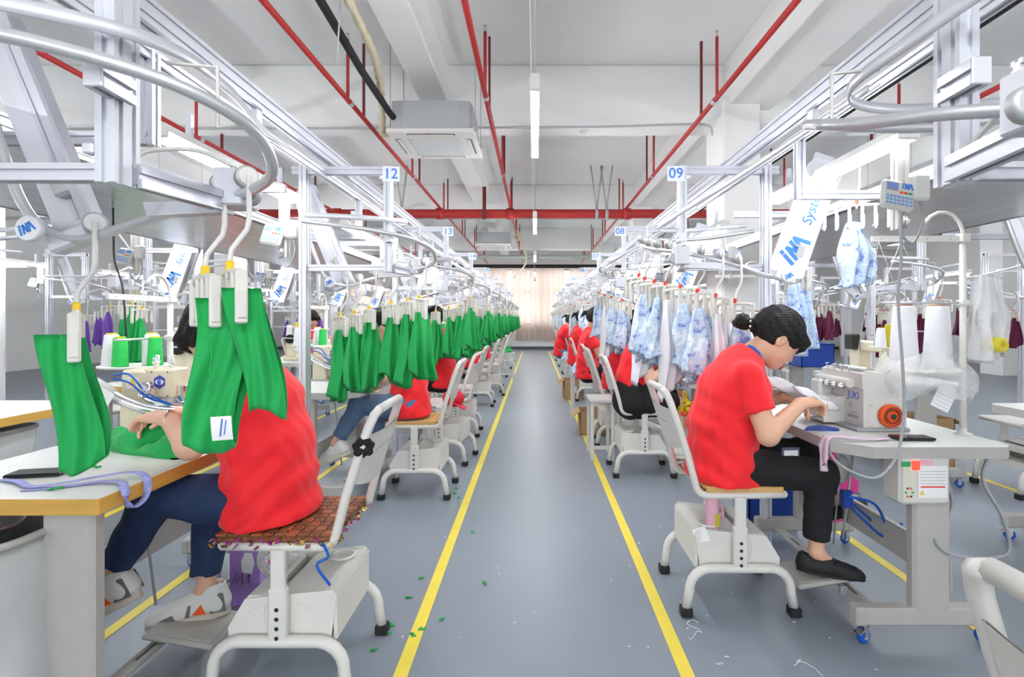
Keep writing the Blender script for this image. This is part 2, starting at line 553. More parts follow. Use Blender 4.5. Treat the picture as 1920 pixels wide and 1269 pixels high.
for side, x0, x1 in (('left', XL - .2, XL), ('right', XR, XR + .2)):
    mb = MB().bx(x0, x1, YF - .2, YB + .2, 0, 1.0).bx(x0, x1, YF, YB, 3.2, ZC)
    for y in np.arange(YF, 6.8, 5.2): mb.bx(x0, x1, y, y + .8, 1.0, 3.2)  # gaps between these piers are unseen openings added to let daylight in
    mb.bx(x0, x1, 6.9, YB + .2, 1.0, 3.2)
    struct('wall_' + side, mb, WALLM)
# curtains
def curtain(x0, x1, seed, z0=.42, z1=3.46):
    rnd = random.Random(seed); ph = rnd.random() * 6
    w = x1 - x0
    def fn(u, v):
        x = x0 + w * u; z = z1 + (z0 - z1) * v
        y = YB - .14 + .045 * math.sin(u * w * 26 + ph + .5 * math.sin(v * 3 + ph)) * (.55 + .45 * v) + .02 * math.sin(u * w * 9 + ph)
        return (x + .03 * math.sin(v * 5 + ph) * v, y, z)
    mb = MB().grid(fn, int(w * 26) + 4, 10)
    return mb
def side_curtain(x, y0, y1, seed):
    ph = seed * 1.7; w = y1 - y0
    return MB().grid(lambda u, v: (x + .05 * math.sin(u * w * 20 + ph), y0 + w * u, 3.3 - 2.5 * v), int(w * 20), 4)
for sd, x in (('left', XL + .14), ('right', XR - .14)):
    for i in range(3):
        y = YF + 5.2 * i
        one('side_curtain', side_curtain(x, y + .5, min(y + 5.5, YB - .3), i), CURTM, '%s unseen pinkish beige curtain over the added openings of the %s wall' % (ORD[i], sd), 'curtain', 'curtains on the side walls')
cx = [-7.9, -5.9, -4.2, -2.42, -1.02, -.30, 1.28, 1.42, 2.62, 4.4, 6.4, 8.5]
CNAM = ['pinkish beige window curtain at the far left end of back wall', 'pinkish beige curtain second from the left on the back wall',
        'pinkish beige curtain third from the left on the back wall', 'pinkish beige curtain left of the aisle end, behind signs 15 and 16',
        'narrow pinkish beige curtain strip just left of the aisle end', 'wide pinkish beige curtain closing the end of the aisle',
        'pinkish beige curtain right of the bright window gap at aisle end', 'pinkish beige curtain second right of the bright window gap',
        'pinkish beige curtain third right of the bright window gap', 'pinkish beige curtain at the far right end of back wall']
ranges = [(cx[0], cx[1]), (cx[1], cx[2]), (cx[2], cx[3]), (cx[3] + .02, cx[4] - .1), (cx[4], cx[5]), (cx[5] + .05, cx[6] - .02), (cx[7] + .05, cx[8]), (cx[8] + .03, cx[9]), (cx[9], cx[10]), (cx[10], cx[11])]
for i, (a, b) in enumerate(ranges):
    k = Kit(); k.add('cloth', curtain(a, b, i), CURTM)
    k.add('rail', MB().cyl((a, YB - .14, 3.47), (b, YB - .14, 3.47), .012, n=6), GALV)
    k.place('curtain', CNAM[i], 'curtain', group='curtains on the back wall')
struct('trim_1', MB().bx(-9, 9.5, YB - .32, YB - .24, 3.45, 3.60), BLACK)

# beams and columns
nb = 2
for y in (.2, 6.5, 12.3, 18.1):
    struct('trim_%d' % nb, MB().bx(XL, XR, y, y + .38, 3.66, ZC, .015), CEILM); nb += 1
for x0, x1, zb in ((-1.40, -1.06, 3.95), (2.30, 2.86, 3.84), (-7.33, -6.8, 3.84), (-9.6, -9.3, 3.95), (6.6, 6.95, 3.95), (10.6, 11.1, 3.84), (-4.1, -3.8, 3.95)):
    struct('trim_%d' % nb, MB().bx(x0, x1, YF, YB, zb, ZC, .01), CEILM); nb += 1
nc = 1
for x in (2.22, -7.3, 10.6):
    for y in (6.3, 12.1, 17.9):
        struct('column_%d' % nc, MB().bx(x, x + .45, y, y + .62, 0, 3.9, .02), WALLM); nc += 1

# yellow floor tape
for x, lab in ((-.49, 'yellow tape line along the left edge of the central aisle'), (.556, 'yellow tape line along the right edge of the central aisle'),
               (-1.77, 'yellow tape line running under the left row of tables'), (-2.84, 'yellow tape line on the floor beyond the left tables'),
               (1.86, 'yellow tape line running under the right row of tables'), (3.64, 'yellow tape line on the floor beyond the right tables')):
    one('floor_tape', MB().bx(x - .026, x + .026, YF, 21.2, .0002, .0018), YELTAPE, lab, 'floor tape', 'yellow floor tape lines')

# ------------------------------------------------------------------ ceiling services
def sprinkler_line(x, z, label, y0=-2.5, y1=21.5, first=2.2):
    k = Kit()
    k.add('pipe', MB().cyl((x, y0, z), (x, y1, z), .026, n=10), REDP)
    y = first
    while y < y1:
        k.add('riser', MB().cyl((x, y, z), (x, y, z + .62), .017, n=8), REDP)
        k.add('sprinkler_head', MB().lathe([(.012, 0), (.014, .02), (.007, .03), (.007, .055), (.02, .058), (.02, .062)], (x, y, z + .62), 8), GALV)
        k.add('coupling', MB().cyl((x, y + .05, z), (x, y + .12, z), .031, n=10), GALV)
        if y > 4:
            k.add('hanger_strap', MB().bx(x - .012, x + .012, y + .5, y + .53, z, ZC), mat('dark_red_strap', (.16, .012, .012), .6))
        y += 2.9
    k.place('sprinkler_pipe', label, 'pipe', group='red sprinkler pipes under the ceiling')
sprinkler_line(-1.93, 3.56, 'long red sprinkler pipe left of the aisle, passing beside the air conditioner', first=2.6)
sprinkler_line(-.50, 3.56, 'red sprinkler pipe over the aisle, just left of the hanging lamps', first=2.45)
sprinkler_line(1.86, 3.56, 'red sprinkler pipe running along the right side under the ceiling', first=2.55)
sprinkler_line(-4.0, 3.45, 'red sprinkler pipe over the far left row of machines', first=3.4)
sprinkler_line(4.3, 3.45, 'red sprinkler pipe over the far right row of machines', first=3.4)
k = Kit()
k.add('pipe', MB().cyl((-9, 10.8, 3.43), (9, 10.8, 3.43), .092, n=16), REDP)
for x in (-4.0, -1.93, -.5, 1.86, 4.3):
    k.add('flange', MB().cyl((x - .07, 10.8, 3.43), (x + .07, 10.8, 3.43), .115, n=14), REDP)
for x in (-2.7, 1.25, 1.45):
    k.add('clamp', MB().cyl((x - .03, 10.8, 3.43), (x + .03, 10.8, 3.43), .102, n=14), GALV)
    k.add('hanger_rod', MB().cyl((x, 10.8, 3.52), (x - .12, 10.8, ZC), .018, n=6).cyl((x, 10.8, 3.52), (x + .12, 10.8, ZC), .018, n=6), GALV)
k.add('bracket', MB().bx(-1.05, -.98, 10.68, 10.72, 3.3, 3.95), mat('dark_red_strap', (.16, .012, .012), .6))
k.place('main_pipe', 'thick red main pipe crossing the hall under the ceiling', 'pipe')
one('drain_pipe', MB().cyl((-7, 12.25, 3.62), (8, 12.25, 3.62), .035, n=8), mat('dull_green_pipe', (.42, .45, .42), .6), 'pale grey pipe crossing the hall behind the thick red pipe', 'pipe')
one('rear_pipe', MB().cyl((-9, 17.8, 3.38), (9, 17.8, 3.38), .06, n=8), mat('dull_green_pipe', (.42, .45, .42), .6), 'pale pipe crossing the hall in front of the curtains', 'pipe')
one('conduit', MB().tube(spline([(-6, 6.46, 3.60), (0, 6.46, 3.62), (1.8, 6.46, 3.66), (2.0, 6.45, 3.66), (2.12, 6.44, 3.62), (2.14, 6.44, 3.52)], 4), .014, 6), GALV, 'thin grey conduit along the first cross beam', 'conduit')
one('smoke_detector', MB().lathe([(.06, 0), (.055, -.02), (.035, -.03), (.02, -.045), (0.001, -.047)], (.62, 6.7, 3.66), 14), WPLAS, 'small round white smoke detector under the first cross beam', 'detector')

def air_conditioner(x, y, label):
    k = Kit()
    o = [(-.42, -.42), (-.30, -.44), (.30, -.44), (.42, -.42), (.44, -.30), (.44, .30), (.42, .42), (-.42, .42), (-.44, .30), (-.44, -.30)]
    k.add('housing', MB().prism(o, .03, .33, u=(1, 0, 0), v=(0, 1, 0)), ACGREY)
    k.add('panel', MB().box((0, 0, 0), (.95, .95, .05), bev=.012), WPLAS)
    k.add('grille', MB().box((0, 0, -.028), (.56, .56, .012), bev=.004), mat('grille_grey', (.58, .60, .61), .7, var=.1, scale=80))
    fm = MB()
    for sx, sy, lx, ly in ((0, -.31, .62, .03), (0, .31, .62, .03), (-.31, 0, .03, .62), (.31, 0, .03, .62)):
        fm.bx(sx - lx / 2, sx + lx / 2, sy - ly / 2, sy + ly / 2, -.034, -.026)
    k.add('grille_rim', fm, WPLAS)
    for i in range(4):
        a = i * PI / 2
        M = Matrix.Rotation(a, 4, 'Z')
        k.add('louvre', MB().box((0, -.395, -.027), (.52, .06, .006), bev=.002).xform(M), SLOT if i < 3 else SLOT)  # dark plate painted as the shaded outlet gap behind the flap
        k.add('louvre_flap', MB().box((0, -.388, -.031), (.50, .042, .006), bev=.002).xform(M), WPLAS)
    k.add('sticker', MB().bx(-.03, -.005, -.45, -.43 + .06, -.0275, -.0262), REDS)
    for sx in (-1, 1):
        for sy in (-1, 1):
            k.add('bracket', MB().bx(sx * .44, sx * .50, sy * .30 - .02, sy * .30 + .02, .06, .09), GALV)
            k.add('threaded_rod', MB().cyl((sx * .47, sy * .30, .05), (sx * .47, sy * .30, ZC - 3.36), .006, n=6), GALV)
    k.place('air_conditioner', label, 'air conditioner', (x, y, 3.33), 0, 'ceiling cassette units')
air_conditioner(-1.13, 6.35 - .15, 'grey and white ceiling cassette air conditioner nearest the camera')
air_conditioner(-1.15, 14.9, 'farther small cassette air conditioner under the ceiling beyond the red main pipe')
one('black_pipe', MB().tube([(-1.62, 1.2, 3.95), (-1.62, 5.0, 3.62), (-1.55, 5.7, 3.50), (-1.5, 5.95, 3.46)], .035, 10), RUBBER, 'black insulated pipe leading to the nearest air conditioner', 'pipe')
hp = spline([(-1.45, 1.4, 3.95), (-1.42, 3.2, 3.80), (-1.45, 4.6, 3.72), (-1.52, 5.2, 3.66), (-1.66, 5.8, 3.55), (-1.72, 6.0, 3.45), (-1.72, 6.05, 3.40), (-1.55, 6.1, 3.41)], 10)
mbh = MB().tube(hp, [.028 if i % 2 else .040 for i in range(len(hp))], 9)
one('ribbed_hose', mbh, INSUL, 'ribbed beige drain hose curling to the nearest air conditioner', 'hose')
one('hose_hanger', MB().cyl((-1.56, 4.2, 3.3), (-1.50, 4.2, ZC), .006, n=6), GALV, 'thin bare rod hanging beside the ribbed hose', 'rod')
one('rear_hose', MB().tube(spline([(-.62, 14.9, 3.62), (-.45, 14.9, 3.5), (-.42, 14.9, 3.75), (-.3, 15.1, 3.3), (-.25, 15.1, 2.9), (-.6, 15.1, 2.45)], 6), .022, 6), INSUL, 'beige hose dangling from the farther air conditioner', 'hose')

def ceiling_lamp(y, label, x=0.0, z=2.52, L=1.2):
    k = Kit()
    k.add('housing', MB().box((0, 0, .045), (.05, L, .045), bev=.008), WPLAS)
    k.add('tube', MB().cyl((0, -L / 2 + .03, 0), (0, L / 2 - .03, 0), .022, n=12), LAMPP)
    for s in (-1, 1):
        k.add('end_cap', MB().box((0, s * (L / 2 - .012), .012), (.055, .028, .075), bev=.006), WPLAS)
    k.add('cable', MB().cyl((0, -L / 2 + .12, .06), (0, -L / 2 + .12, ZC - z), .0035, n=5), GALV)
    k.add('cable', MB().cyl((-.02, -L / 2 + .14, .06), (-.05, -L / 2 + .14, ZC - z), .0025, n=5), PAPER)
    k.add('cable', MB().cyl((0, L / 2 - .12, .06), (0, L / 2 - .12, ZC - z), .0035, n=5), GALV)
    k.place('hanging_tube_lamp', label, 'lamp', (x, y, z), 0, 'tube lamps hung over the aisle')
for i, y in enumerate((3.38, 6.95, 10.6, 14.2, 17.8, -.2, -3.8)):  # the last ones are unseen lamps added behind the camera for even light
    ceiling_lamp(y, ('%s lit tube lamp hung by cables over the aisle' % ORD[i]) if y > 0 else '%s unseen added tube lamp over the aisle behind the camera' % ORD[i - 5])
    for s, sd in ((-1, 'left'), (1, 'right')):  # rows added at both sides to brighten the ceiling
        ceiling_lamp(y + .9, '%s added fill tube lamp high over the far %s walkway%s' % (ORD[i if y > 0 else i - 5], sd, '' if y > 0 else ' behind the camera'), s * 5.2, 3.0)

# ================================================================== furniture kits (operator faces +x; floor origin)
def chair_kit(seat='plain'):
    k = Kit()
    for s in (-1, 1):
        y = s * .20
        # inverted-U foot
        pts = [(-.235, y, .035), (-.222, y, .11)] + arc((-.13, .115), .092, 170, 95, 4, y=y) + arc((.13, .115), .092, 85, 10, 4, y=y) + [(.222, y, .11), (.235, y, .035)]
        k.add('foot_arch', MB().tube(pts, .021, 8), WHITE)
        for e in (-1, 1):
            k.add('rubber_foot', MB().box((e * .237, y, .02), (.05, .05, .04), bev=.005), RUBBER)
        c = MB().box((.0, y, .29), (.062, .032, .20), bev=.006)
        k.add('column', c, WHITE)
        ci = len(k.parts) - 1
        k.add('inner_post', MB().box((.0, y, .44), (.05, .026, .16), bev=.005), WHITE)
        for j in range(4):
            z = .225 + j * .032
            k.add('adjustment_hole', MB().cyl((0, y + s * .0161, z), (0, y + s * .0168, z), .0075, n=8), BLACK, ci)
    # tray box between the columns
    t = [(-.17, .20), (.17, .20), (.185, .24), (.125, .34), (-.17, .37), (-.19, .35)]
    b = MB()
    b.prism(t, -.180, -.174, u=(1, 0, 0), v=(0, 0, 1)).prism(t, .174, .180, u=(1, 0, 0), v=(0, 0, 1))
    b.bx(-.17, .17, -.175, .175, .198, .206).bx(-.19, -.178, -.175, .175, .20, .352).bx(.02, .185, -.175, .175, .20, .235)
    b.bx(.06, .13, -.175, .175, .30, .345, .01)
    b.box((-.085, 0, .352), (.20, .35, .006), Matrix.Rotation(.06, 3, 'Y'))
    bi = k.add('storage_box', b, WHITE)
    for s in (-1, 1):
        for e in (-1, 1):
            k.add('box_rib', MB().prism([(e * .05, .235), (e * .13, .285), (e * .05, .33), (e * .06, .285)], s * .1815 - .0012, s * .1815 + .0012, u=(1, 0, 0), v=(0, 0, 1)), WHITE, bi)
    k.add('cup_ring', MB().tube([(-.11 + .045 * math.cos(a), -.10 + .045 * math.sin(a), .368) for a in np.arange(0, 6.28, .52)], .006, 6, closed=True), WHITE, bi)
    # seat frame and back loops
    for s in (-1, 1):
        y = s * .185
        pts = [(.20, y, .525), (.05, y, .522), (-.12, y, .522)] + arc((-.14, .572), .05, 270, 195, 4, y=y) + [(-.225, y, .70), (-.27, y, .84), (-.30, y * .97, .93)]
        pts += [(-.315, y * .9, .968), (-.322, y * .72, .982)]
        k.add('side_tube', MB().tube(pts, .0165, 8), WHITE)
    k.add('top_tube', MB().tube([(-.322, -.135, .982), (-.325, 0, .985), (-.322, .135, .982)], .0165, 8), WHITE)
    bp = MB().grid(lambda u, v: (-.245 - .055 * (1 - v) - .0 - .018 * (1 - (2 * u - 1) ** 2) + .0, -.172 + .344 * u, .90 - .17 * v - (.03 * (1 - (2 * u - 1) ** 2) if v > .5 else -.01) * (1 if v > .5 else 0)), 9, 5)
    n = len(bp.v); vs = [(p[0] - .004, p[1], p[2]) for p in bp.v]
    bp._add(vs, [tuple(reversed(f)) for f in [tuple(i for i in f) for f in bp.f]], True)
    pi = k.add('back_panel', bp, WHITE)
    for i in range(4):
        for j in range(5):
            z = .77 + i * .03; y = -.08 + j * .04
            xx = -.245 - .055 * (1 - (.9 - z) / .17) - .018 * (1 - (y / .172) ** 2)
            if i % 2 == 0: k.add('panel_hole', MB().cyl((xx - .0075, y, z), (xx + .0035, y, z), .0045, n=6), GREYD, pi)
    k.add('seat_pan', MB().box((.03, 0, .528), (.36, .36, .014), bev=.006), WHITE)
    k.add('front_tube', MB().cyl((.20, -.185, .525), (.20, .185, .525), .0165, n=8), WHITE)
    return k
CHAIR = chair_kit()

def cushion_kit(kind):
    k = Kit()
    if kind == 'beads':
        rnd = random.Random(3)
        k.add('pad', MB().box((0, 0, .012), (.40, .40, .024), bev=.01), BEADS)
        for i in range(10):
            for j in range(10):
                k.add('bead_tile', MB().box((-.18 + i * .04, -.18 + j * .04, .027), (.036, .036, .010), Matrix.Rotation(rnd.uniform(-.1, .1), 3, 'Z'), .003), BEADS if (i + j) % 3 else mat('brown_seat_tile', (.34, .10, .035), .4, var=.3))
        SEQ = [mat('sequin_gold', (.75, .55, .12), .2, .8), mat('sequin_rose', (.55, .25, .28), .25, .6), mat('sequin_brown', (.25, .09, .05), .3, .4), mat('sequin_violet', (.50, .08, .42), .25, .5)]
        for side in range(4):
            for i in range(22):
                t = -.2 + .4 * i / 21
                p = {0: (t, -.205), 1: (t, .205), 2: (-.205, t), 3: (.205, t)}[side]
                m = Matrix.Rotation(rnd.uniform(-.9, .9), 3, 'X') @ Matrix.Rotation(rnd.uniform(-.9, .9), 3, 'Y')
                k.add('fringe_sequin', MB().box((p[0] + rnd.uniform(-.01, .01), p[1] + rnd.uniform(-.01, .01), .004 + rnd.uniform(-.014, .012)), (.017, .017, .003), m, .001), SEQ[rnd.randrange(4)])
        k.add('ribbon_tie', MB().tube(spline([(-.17, .2, .0), (-.20, .23, -.03), (-.17, .25, -.05), (-.21, .24, -.12)], 5), .005, 6), BLUEP)
        k.add('ribbon_tie', MB().tube(spline([(-.1, -.2, .0), (-.05, -.22, -.02), (.03, -.22, -.03), (.02, -.22, -.06)], 5), .005, 6), BLUEP)
    else:
        k.add('pad', MB().box((0, 0, .008), (.36, .36, .016), bev=.006), BEADS)
        for i in range(9):
            k.add('slat', MB().box((-.16 + i * .04, 0, .019), (.035, .37, .008), None, .002), BAMBOO)
        k.add('side_batten', MB().box((.0, -.187, .012), (.34, .014, .026), None, .003), BAMBOO)
        k.add('side_batten', MB().box((.0, .187, .012), (.34, .014, .026), None, .003), BAMBOO)
    return k
BEADC, BAMBC = cushion_kit('beads'), cushion_kit('bamboo')

def caster(k, x, y, parent=None, ang=0.0):
    M = Matrix.Translation((x, y, 0)) @ Matrix.Rotation(ang, 4, 'Z')
    f = k.add('caster_fork', MB().box((0, 0, .074), (.034, .034, .012), bev=.003).bx(-.006, .018, -.017, -.013, .03, .075).bx(-.006, .018, .013, .017, .03, .075).box((.03, 0, .052), (.025, .03, .006), Matrix.Rotation(.5, 3, 'Y')).xform(M), CHROME, parent)
    k.add('caster_wheel', MB().lathe([(.012, -.012), (.027, -.011), (.030, -.006), (.030, .006), (.027, .011), (.012, .012)], (.006, 0, .030), 14, 'y').xform(M), BLUEP, f)
    k.add('caster_hub', MB().cyl((.006, -.0145, .03), (.006, .0145, .03), .012, n=10).xform(M), GREYL, f)

def table_kit(L=1.05, yellow=False, chamfer=True, box=True, col=GREYL, colx=.02, py=-.16):
    k = Kit(); h = L / 2
    c = .11 if chamfer else .004
    poly = [(-.34 + c, -h), (.34 - c * .4, -h), (.34, -h + c * .4), (.34, h - c * .4), (.34 - c * .4, h), (-.34 + c, h), (-.34, h - c), (-.34, -h + c)]
    top = MB().prism(poly, .755, .797, u=(1, 0, 0), v=(0, 1, 0))
    ti = k.add('tabletop', top, TABM)
    big = [(p[0] * 1.004, p[1] * 1.003) for p in poly]
    e = MB()
    for i in range(len(poly)):
        a, b = big[i], big[(i + 1) % len(poly)]; a0, b0 = poly[i], poly[(i + 1) % len(poly)]
        e.convex([Vector((*a, .752)), Vector((*b, .752)), Vector((*b, .7965)), Vector((*a, .7965)), Vector((a0[0] * .99, a0[1] * .99, .752)), Vector((b0[0] * .99, b0[1] * .99, .752)), Vector((b0[0] * .99, b0[1] * .99, .7965)), Vector((a0[0] * .99, a0[1] * .99, .7965))],
                 [(0, 1, 2, 3), (4, 5, 6, 7), (0, 1, 5, 4), (3, 2, 6, 7), (1, 2, 6, 5), (0, 3, 7, 4)])
    k.add('edge_band', e, WOODE if yellow else GREYL, ti)
    k.add('ruler_marks', MB().bx(-.325, -.322, -h * .7, h * .7, .7971, .7974), GREYC, ti)
    for s in (-1, 1):
        y = s * (h - .05)
        k.add('leg_column', MB().box((colx, y, .45), (.15, .055, .63), bev=.012), col)
        fb = k.add('foot_bar', MB().box((.0, y, .115), (.50, .055, .07), bev=.006), col)
        for e2 in (-1, 1):
            k.add('end_cap', MB().box((e2 * .262, y, .115), (.04, .06, .075), bev=.008), GREYD if e2 < 0 else col, fb)
            caster(k, e2 * .235, y, fb, .4 * s * e2 + (PI if e2 < 0 else 0))
        k.add('leg_clip', MB().tube([(colx + .085, y, .20), (colx + .092, y, .21), (colx + .092, y, .32), (colx + .085, y, .33)], .006, 6), col)
    k.add('crossbar', MB().box((.02 if colx > 0 else .12, 0, .34), (.03, L - .16, .13), bev=.005), GREYD if col is GREYD else GREYL)
    k.add('floor_bar', MB().box((-.16, 0, .095), (.05, L - .13, .016), bev=.003), GREYL)
    for j in (-1, 1):
        k.add('slot', MB().bx(-.165, -.155, j * .25 - .05, j * .25 + .05, .1032, .1042), SLOT)  # dark strip laid on the bar as the shade of a slot
    rp = Matrix.Rotation(R(-9), 3, 'Y')
    p = k.add('pedal', MB().box((-.27, py, .135), (.26, .23, .022), rp, .008), GREYL)
    k.add('pedal_mat', MB().box((-.267, py, .1475), (.23, .20, .004), rp, .002), mat('pedal_grey', (.47, .45, .42), .7), p)
    k.add('pedal_bracket', MB().box((-.20, py - .105, .105), (.03, .03, .04), bev=.004), GALV, p)
    k.add('pull_rod', MB().cyl((-.06, .06, .17), (.0, .08, .765), .005, n=6), GALV)
    if box:
        n0 = len(k.parts)
        cb = k.add('control_box', MB().box((-.075, -h + .085, .665), (.20, .11, .19), bev=.012), MACHW)
        f = -h + .029
        k.add('control_panel', MB().bx(-.165, -.115, f - .001, f + .001, .59, .73), mat('panel_cream', (.66, .63, .54), .5), cb)
        k.add('power_switch', MB().bx(-.13, -.10, f - .004, f, .71, .745), GLOWR, cb)
        k.add('indicator_strip', MB().bx(-.17, -.135, f - .002, f, .722, .742), GREENK, cb)
        k.add('warning_sheet', MB().bx(-.105, .01, f - .0012, f, .60, .725), PAPER, cb)
        k.add('rating_label', MB().bx(-.095, -.045, f - .0018, f, .728, .748), ROSE, cb)
        k.add('red_line', MB().bx(-.095, -.0, f - .0018, f, .640, .646), REDS, cb)
        k.add('warning_triangle', MB().prism([(-.1, .612), (-.08, .612), (-.09, .630)], -f - .0, -f + .0018, u=(1, 0, 0), v=(0, 0, 1)).xform(Matrix.Translation((0, 0, 0))), WARN, cb)
        for i in range(6):
            a = 2 * PI * i / 6
            k.add('button', MB().bx(-.144 + .013 * math.cos(a), -.137 + .013 * math.cos(a), f - .003, f, .618 + .018 * math.sin(a), .625 + .018 * math.sin(a)), GREENK if i % 3 == 0 else (REDS if i % 3 == 1 else BLACK), cb)
        put = MB()
        for r in range(5):
            put.bx(-.098, .003, f - .0016, f - .0013, .655 + r * .012, .657 + r * .012)
        k.add('printed_lines', put, GREYC, cb)
        k.add('print_text', put_text(MB(), 'CONTROL BOX', .012, (-.045, f - .002, .716)), GREYC, cb) if False else None
        for q in k.parts[n0:]: q[1].transform(Matrix.Translation((.045, -.036, 0)))
    return k
TABLE_R = table_kit(1.05, False)
TABLE_L = table_kit(1.36, True, False, False, GREYD, -.23, .14)
TABLE_W = table_kit(1.15, False, True, True)

# ------------------------------------------------------------------ machines; operator at -x
def overlock_kit():
    k = Kit()
    body = [(-.08, 0), (.10, 0), (.105, .14), (.095, .19), (-.08, .19)]
    b = k.add('body', MB().prism(body, -.16, .17, u=(1, 0, 0), v=(0, 0, 1)), MACHW)
    lid = [(-.088, .19), (.098, .19), (.088, .235), (.05, .255), (-.06, .268), (-.088, .255)]
    k.add('top_cover', MB().prism(lid, -.163, .175, u=(1, 0, 0), v=(0, 0, 1)), MACHW, b)
    k.add('seam_line', MB().bx(-.0905, .1, -.1645, .176, .187, .191), GREYD, b)
    k.add('base_plate', MB().box((.0, 0, .008), (.24, .38, .016), bev=.004), GREYC)
    # looper cover on the operator side
    cov = [(-.18, .012), (-.08, .012), (-.08, .135), (-.12, .135), (-.165, .09), (-.18, .06)]
    c = k.add('looper_cover', MB().prism(cov, -.16, .025, u=(1, 0, 0), v=(0, 0, 1)).bx(-.165, -.08, .0, .12, .05, .13, .01), MACHW)
    k.add('cover_screw', MB().cyl((-.1815, .0, .035), (-.178, .0, .035), .006, n=8), BLACK, c)
    k.add('warning_triangle', MB().prism([(-.012, .085), (.012, .085), (0, .108)], .1665, .168, (0, -.03, 0), u=(0, -1, 0), v=(0, 0, 1)), WARN, c)
    # tension dials on a tube along the front
    t = k.add('tension_tube', MB().cyl((-.108, -.12, .208), (-.108, .15, .208), .021, n=14), MACHW)
    for i in range(4):
        y = -.08 + i * .06
        k.add('tension_dial', MB().lathe([(.016, 0), (.016, -.012), (.009, -.02), (.009, -.026)], (-.120, y, .192), 10, 'x'), CHROME, t)
        k.add('thread_guide', MB().tube([(-.09, y, .255), (-.10, y, .285), (-.08, y + .01, .285)], .003, 5), CHROME)
    k.add('thread_plate', MB().box((-.045, -.02, .275), (.06, .26, .006), bev=.002), CHROME)
    # needle head at the far front
    hd = k.add('needle_head', MB().box((-.115, .115, .155), (.07, .09, .10), bev=.01), MACHW)
    k.add('needle_bar', MB().cyl((-.14, .10, .04), (-.14, .10, .12), .006, n=8).cyl((-.15, .125, .06), (-.15, .125, .12), .008, n=8).box((-.155, .105, .052), (.05, .03, .014), bev=.003), CHROME, hd)
    k.add('presser_arm', MB().tube([(-.12, .14, .15), (-.165, .14, .13), (-.18, .12, .08), (-.17, .11, .04)], .008, 8), CHROME, hd)
    k.add('cloth_plate', MB().box((-.15, .10, .034), (.12, .17, .012), bev=.004), CHROME)
    # handwheel and its cowl on the -y end
    cw = k.add('wheel_cowl', MB().prism([(-.055, .005), (.115, .005), (.112, .115), (.085, .125), (-.055, .125), (-.06, .06)], .160, .172, u=(1, 0, 0), v=(0, 0, 1)), MACHW)
    hwc = (.034, -.172, .070)
    k.add('handwheel', MB().lathe([(.052, .0), (.052, -.018), (.046, -.026), (.034, -.026), (.034, -.020), (.020, -.020), (.020, -.030), (.0005, -.030)], hwc, 28, 'y'), ORANGE, cw)
    ringm = MB()
    for rr in (.040, .030):
        ringm.tube([(hwc[0] + rr * math.cos(a), hwc[1] - .026, hwc[2] + rr * math.sin(a)) for a in np.linspace(0, 2 * PI, 25)[:-1]], .0022, 5, closed=True)
    k.add('wheel_groove', ringm, BLACK, cw)
    k.add('wheel_hub', MB().cyl((hwc[0], hwc[1] - .026, hwc[2]), (hwc[0], hwc[1] - .034, hwc[2]), .013, n=14), BLACK, cw)
    for i in range(6):
        a = R(-100 + i * 9)
        for rr in (.060, .066):
            if rr > .063 and i in (0, 5): continue
    vm = MB()
    for i in range(3):
        a0, a1 = R(-110 + i * 30), R(-86 + i * 30)
        for rr in (.058, .063):
            vm.tube([(hwc[0] + rr * math.cos(a), -.1725, hwc[2] + rr * math.sin(a)) for a in np.linspace(a0, a1, 5)], .0014, 5)
    k.add('vent_slits', vm, BLACK, cw)
    for p in ((-.045, .115), (.105, .112), (-.045, .018), (.105, .015)):
        k.add('screw', MB().cyl((p[0], -.172, p[1]), (p[0], -.1745, p[1]), .005, n=8), GALV, cw)
    k.add('name_lettering', put_text(MB(), 'JUKI', .047, (-.0812, -.095, .150), (0, -1, 0), (0, 0, 1)), LOGOB, b, 'blue maker lettering')
    k.add('oil_window', MB().cyl((-.080, -.075, .105), (-.084, -.075, .105), .014, n=14), GALV, b)
    k.add('rating_plate', MB().bx(-.0815, -.080, -.13, -.05, .045, .062).bx(-.0815, -.08, -.12, -.07, .07, .074), GREYC, b)
    return k
OVERLOCK = overlock_kit()

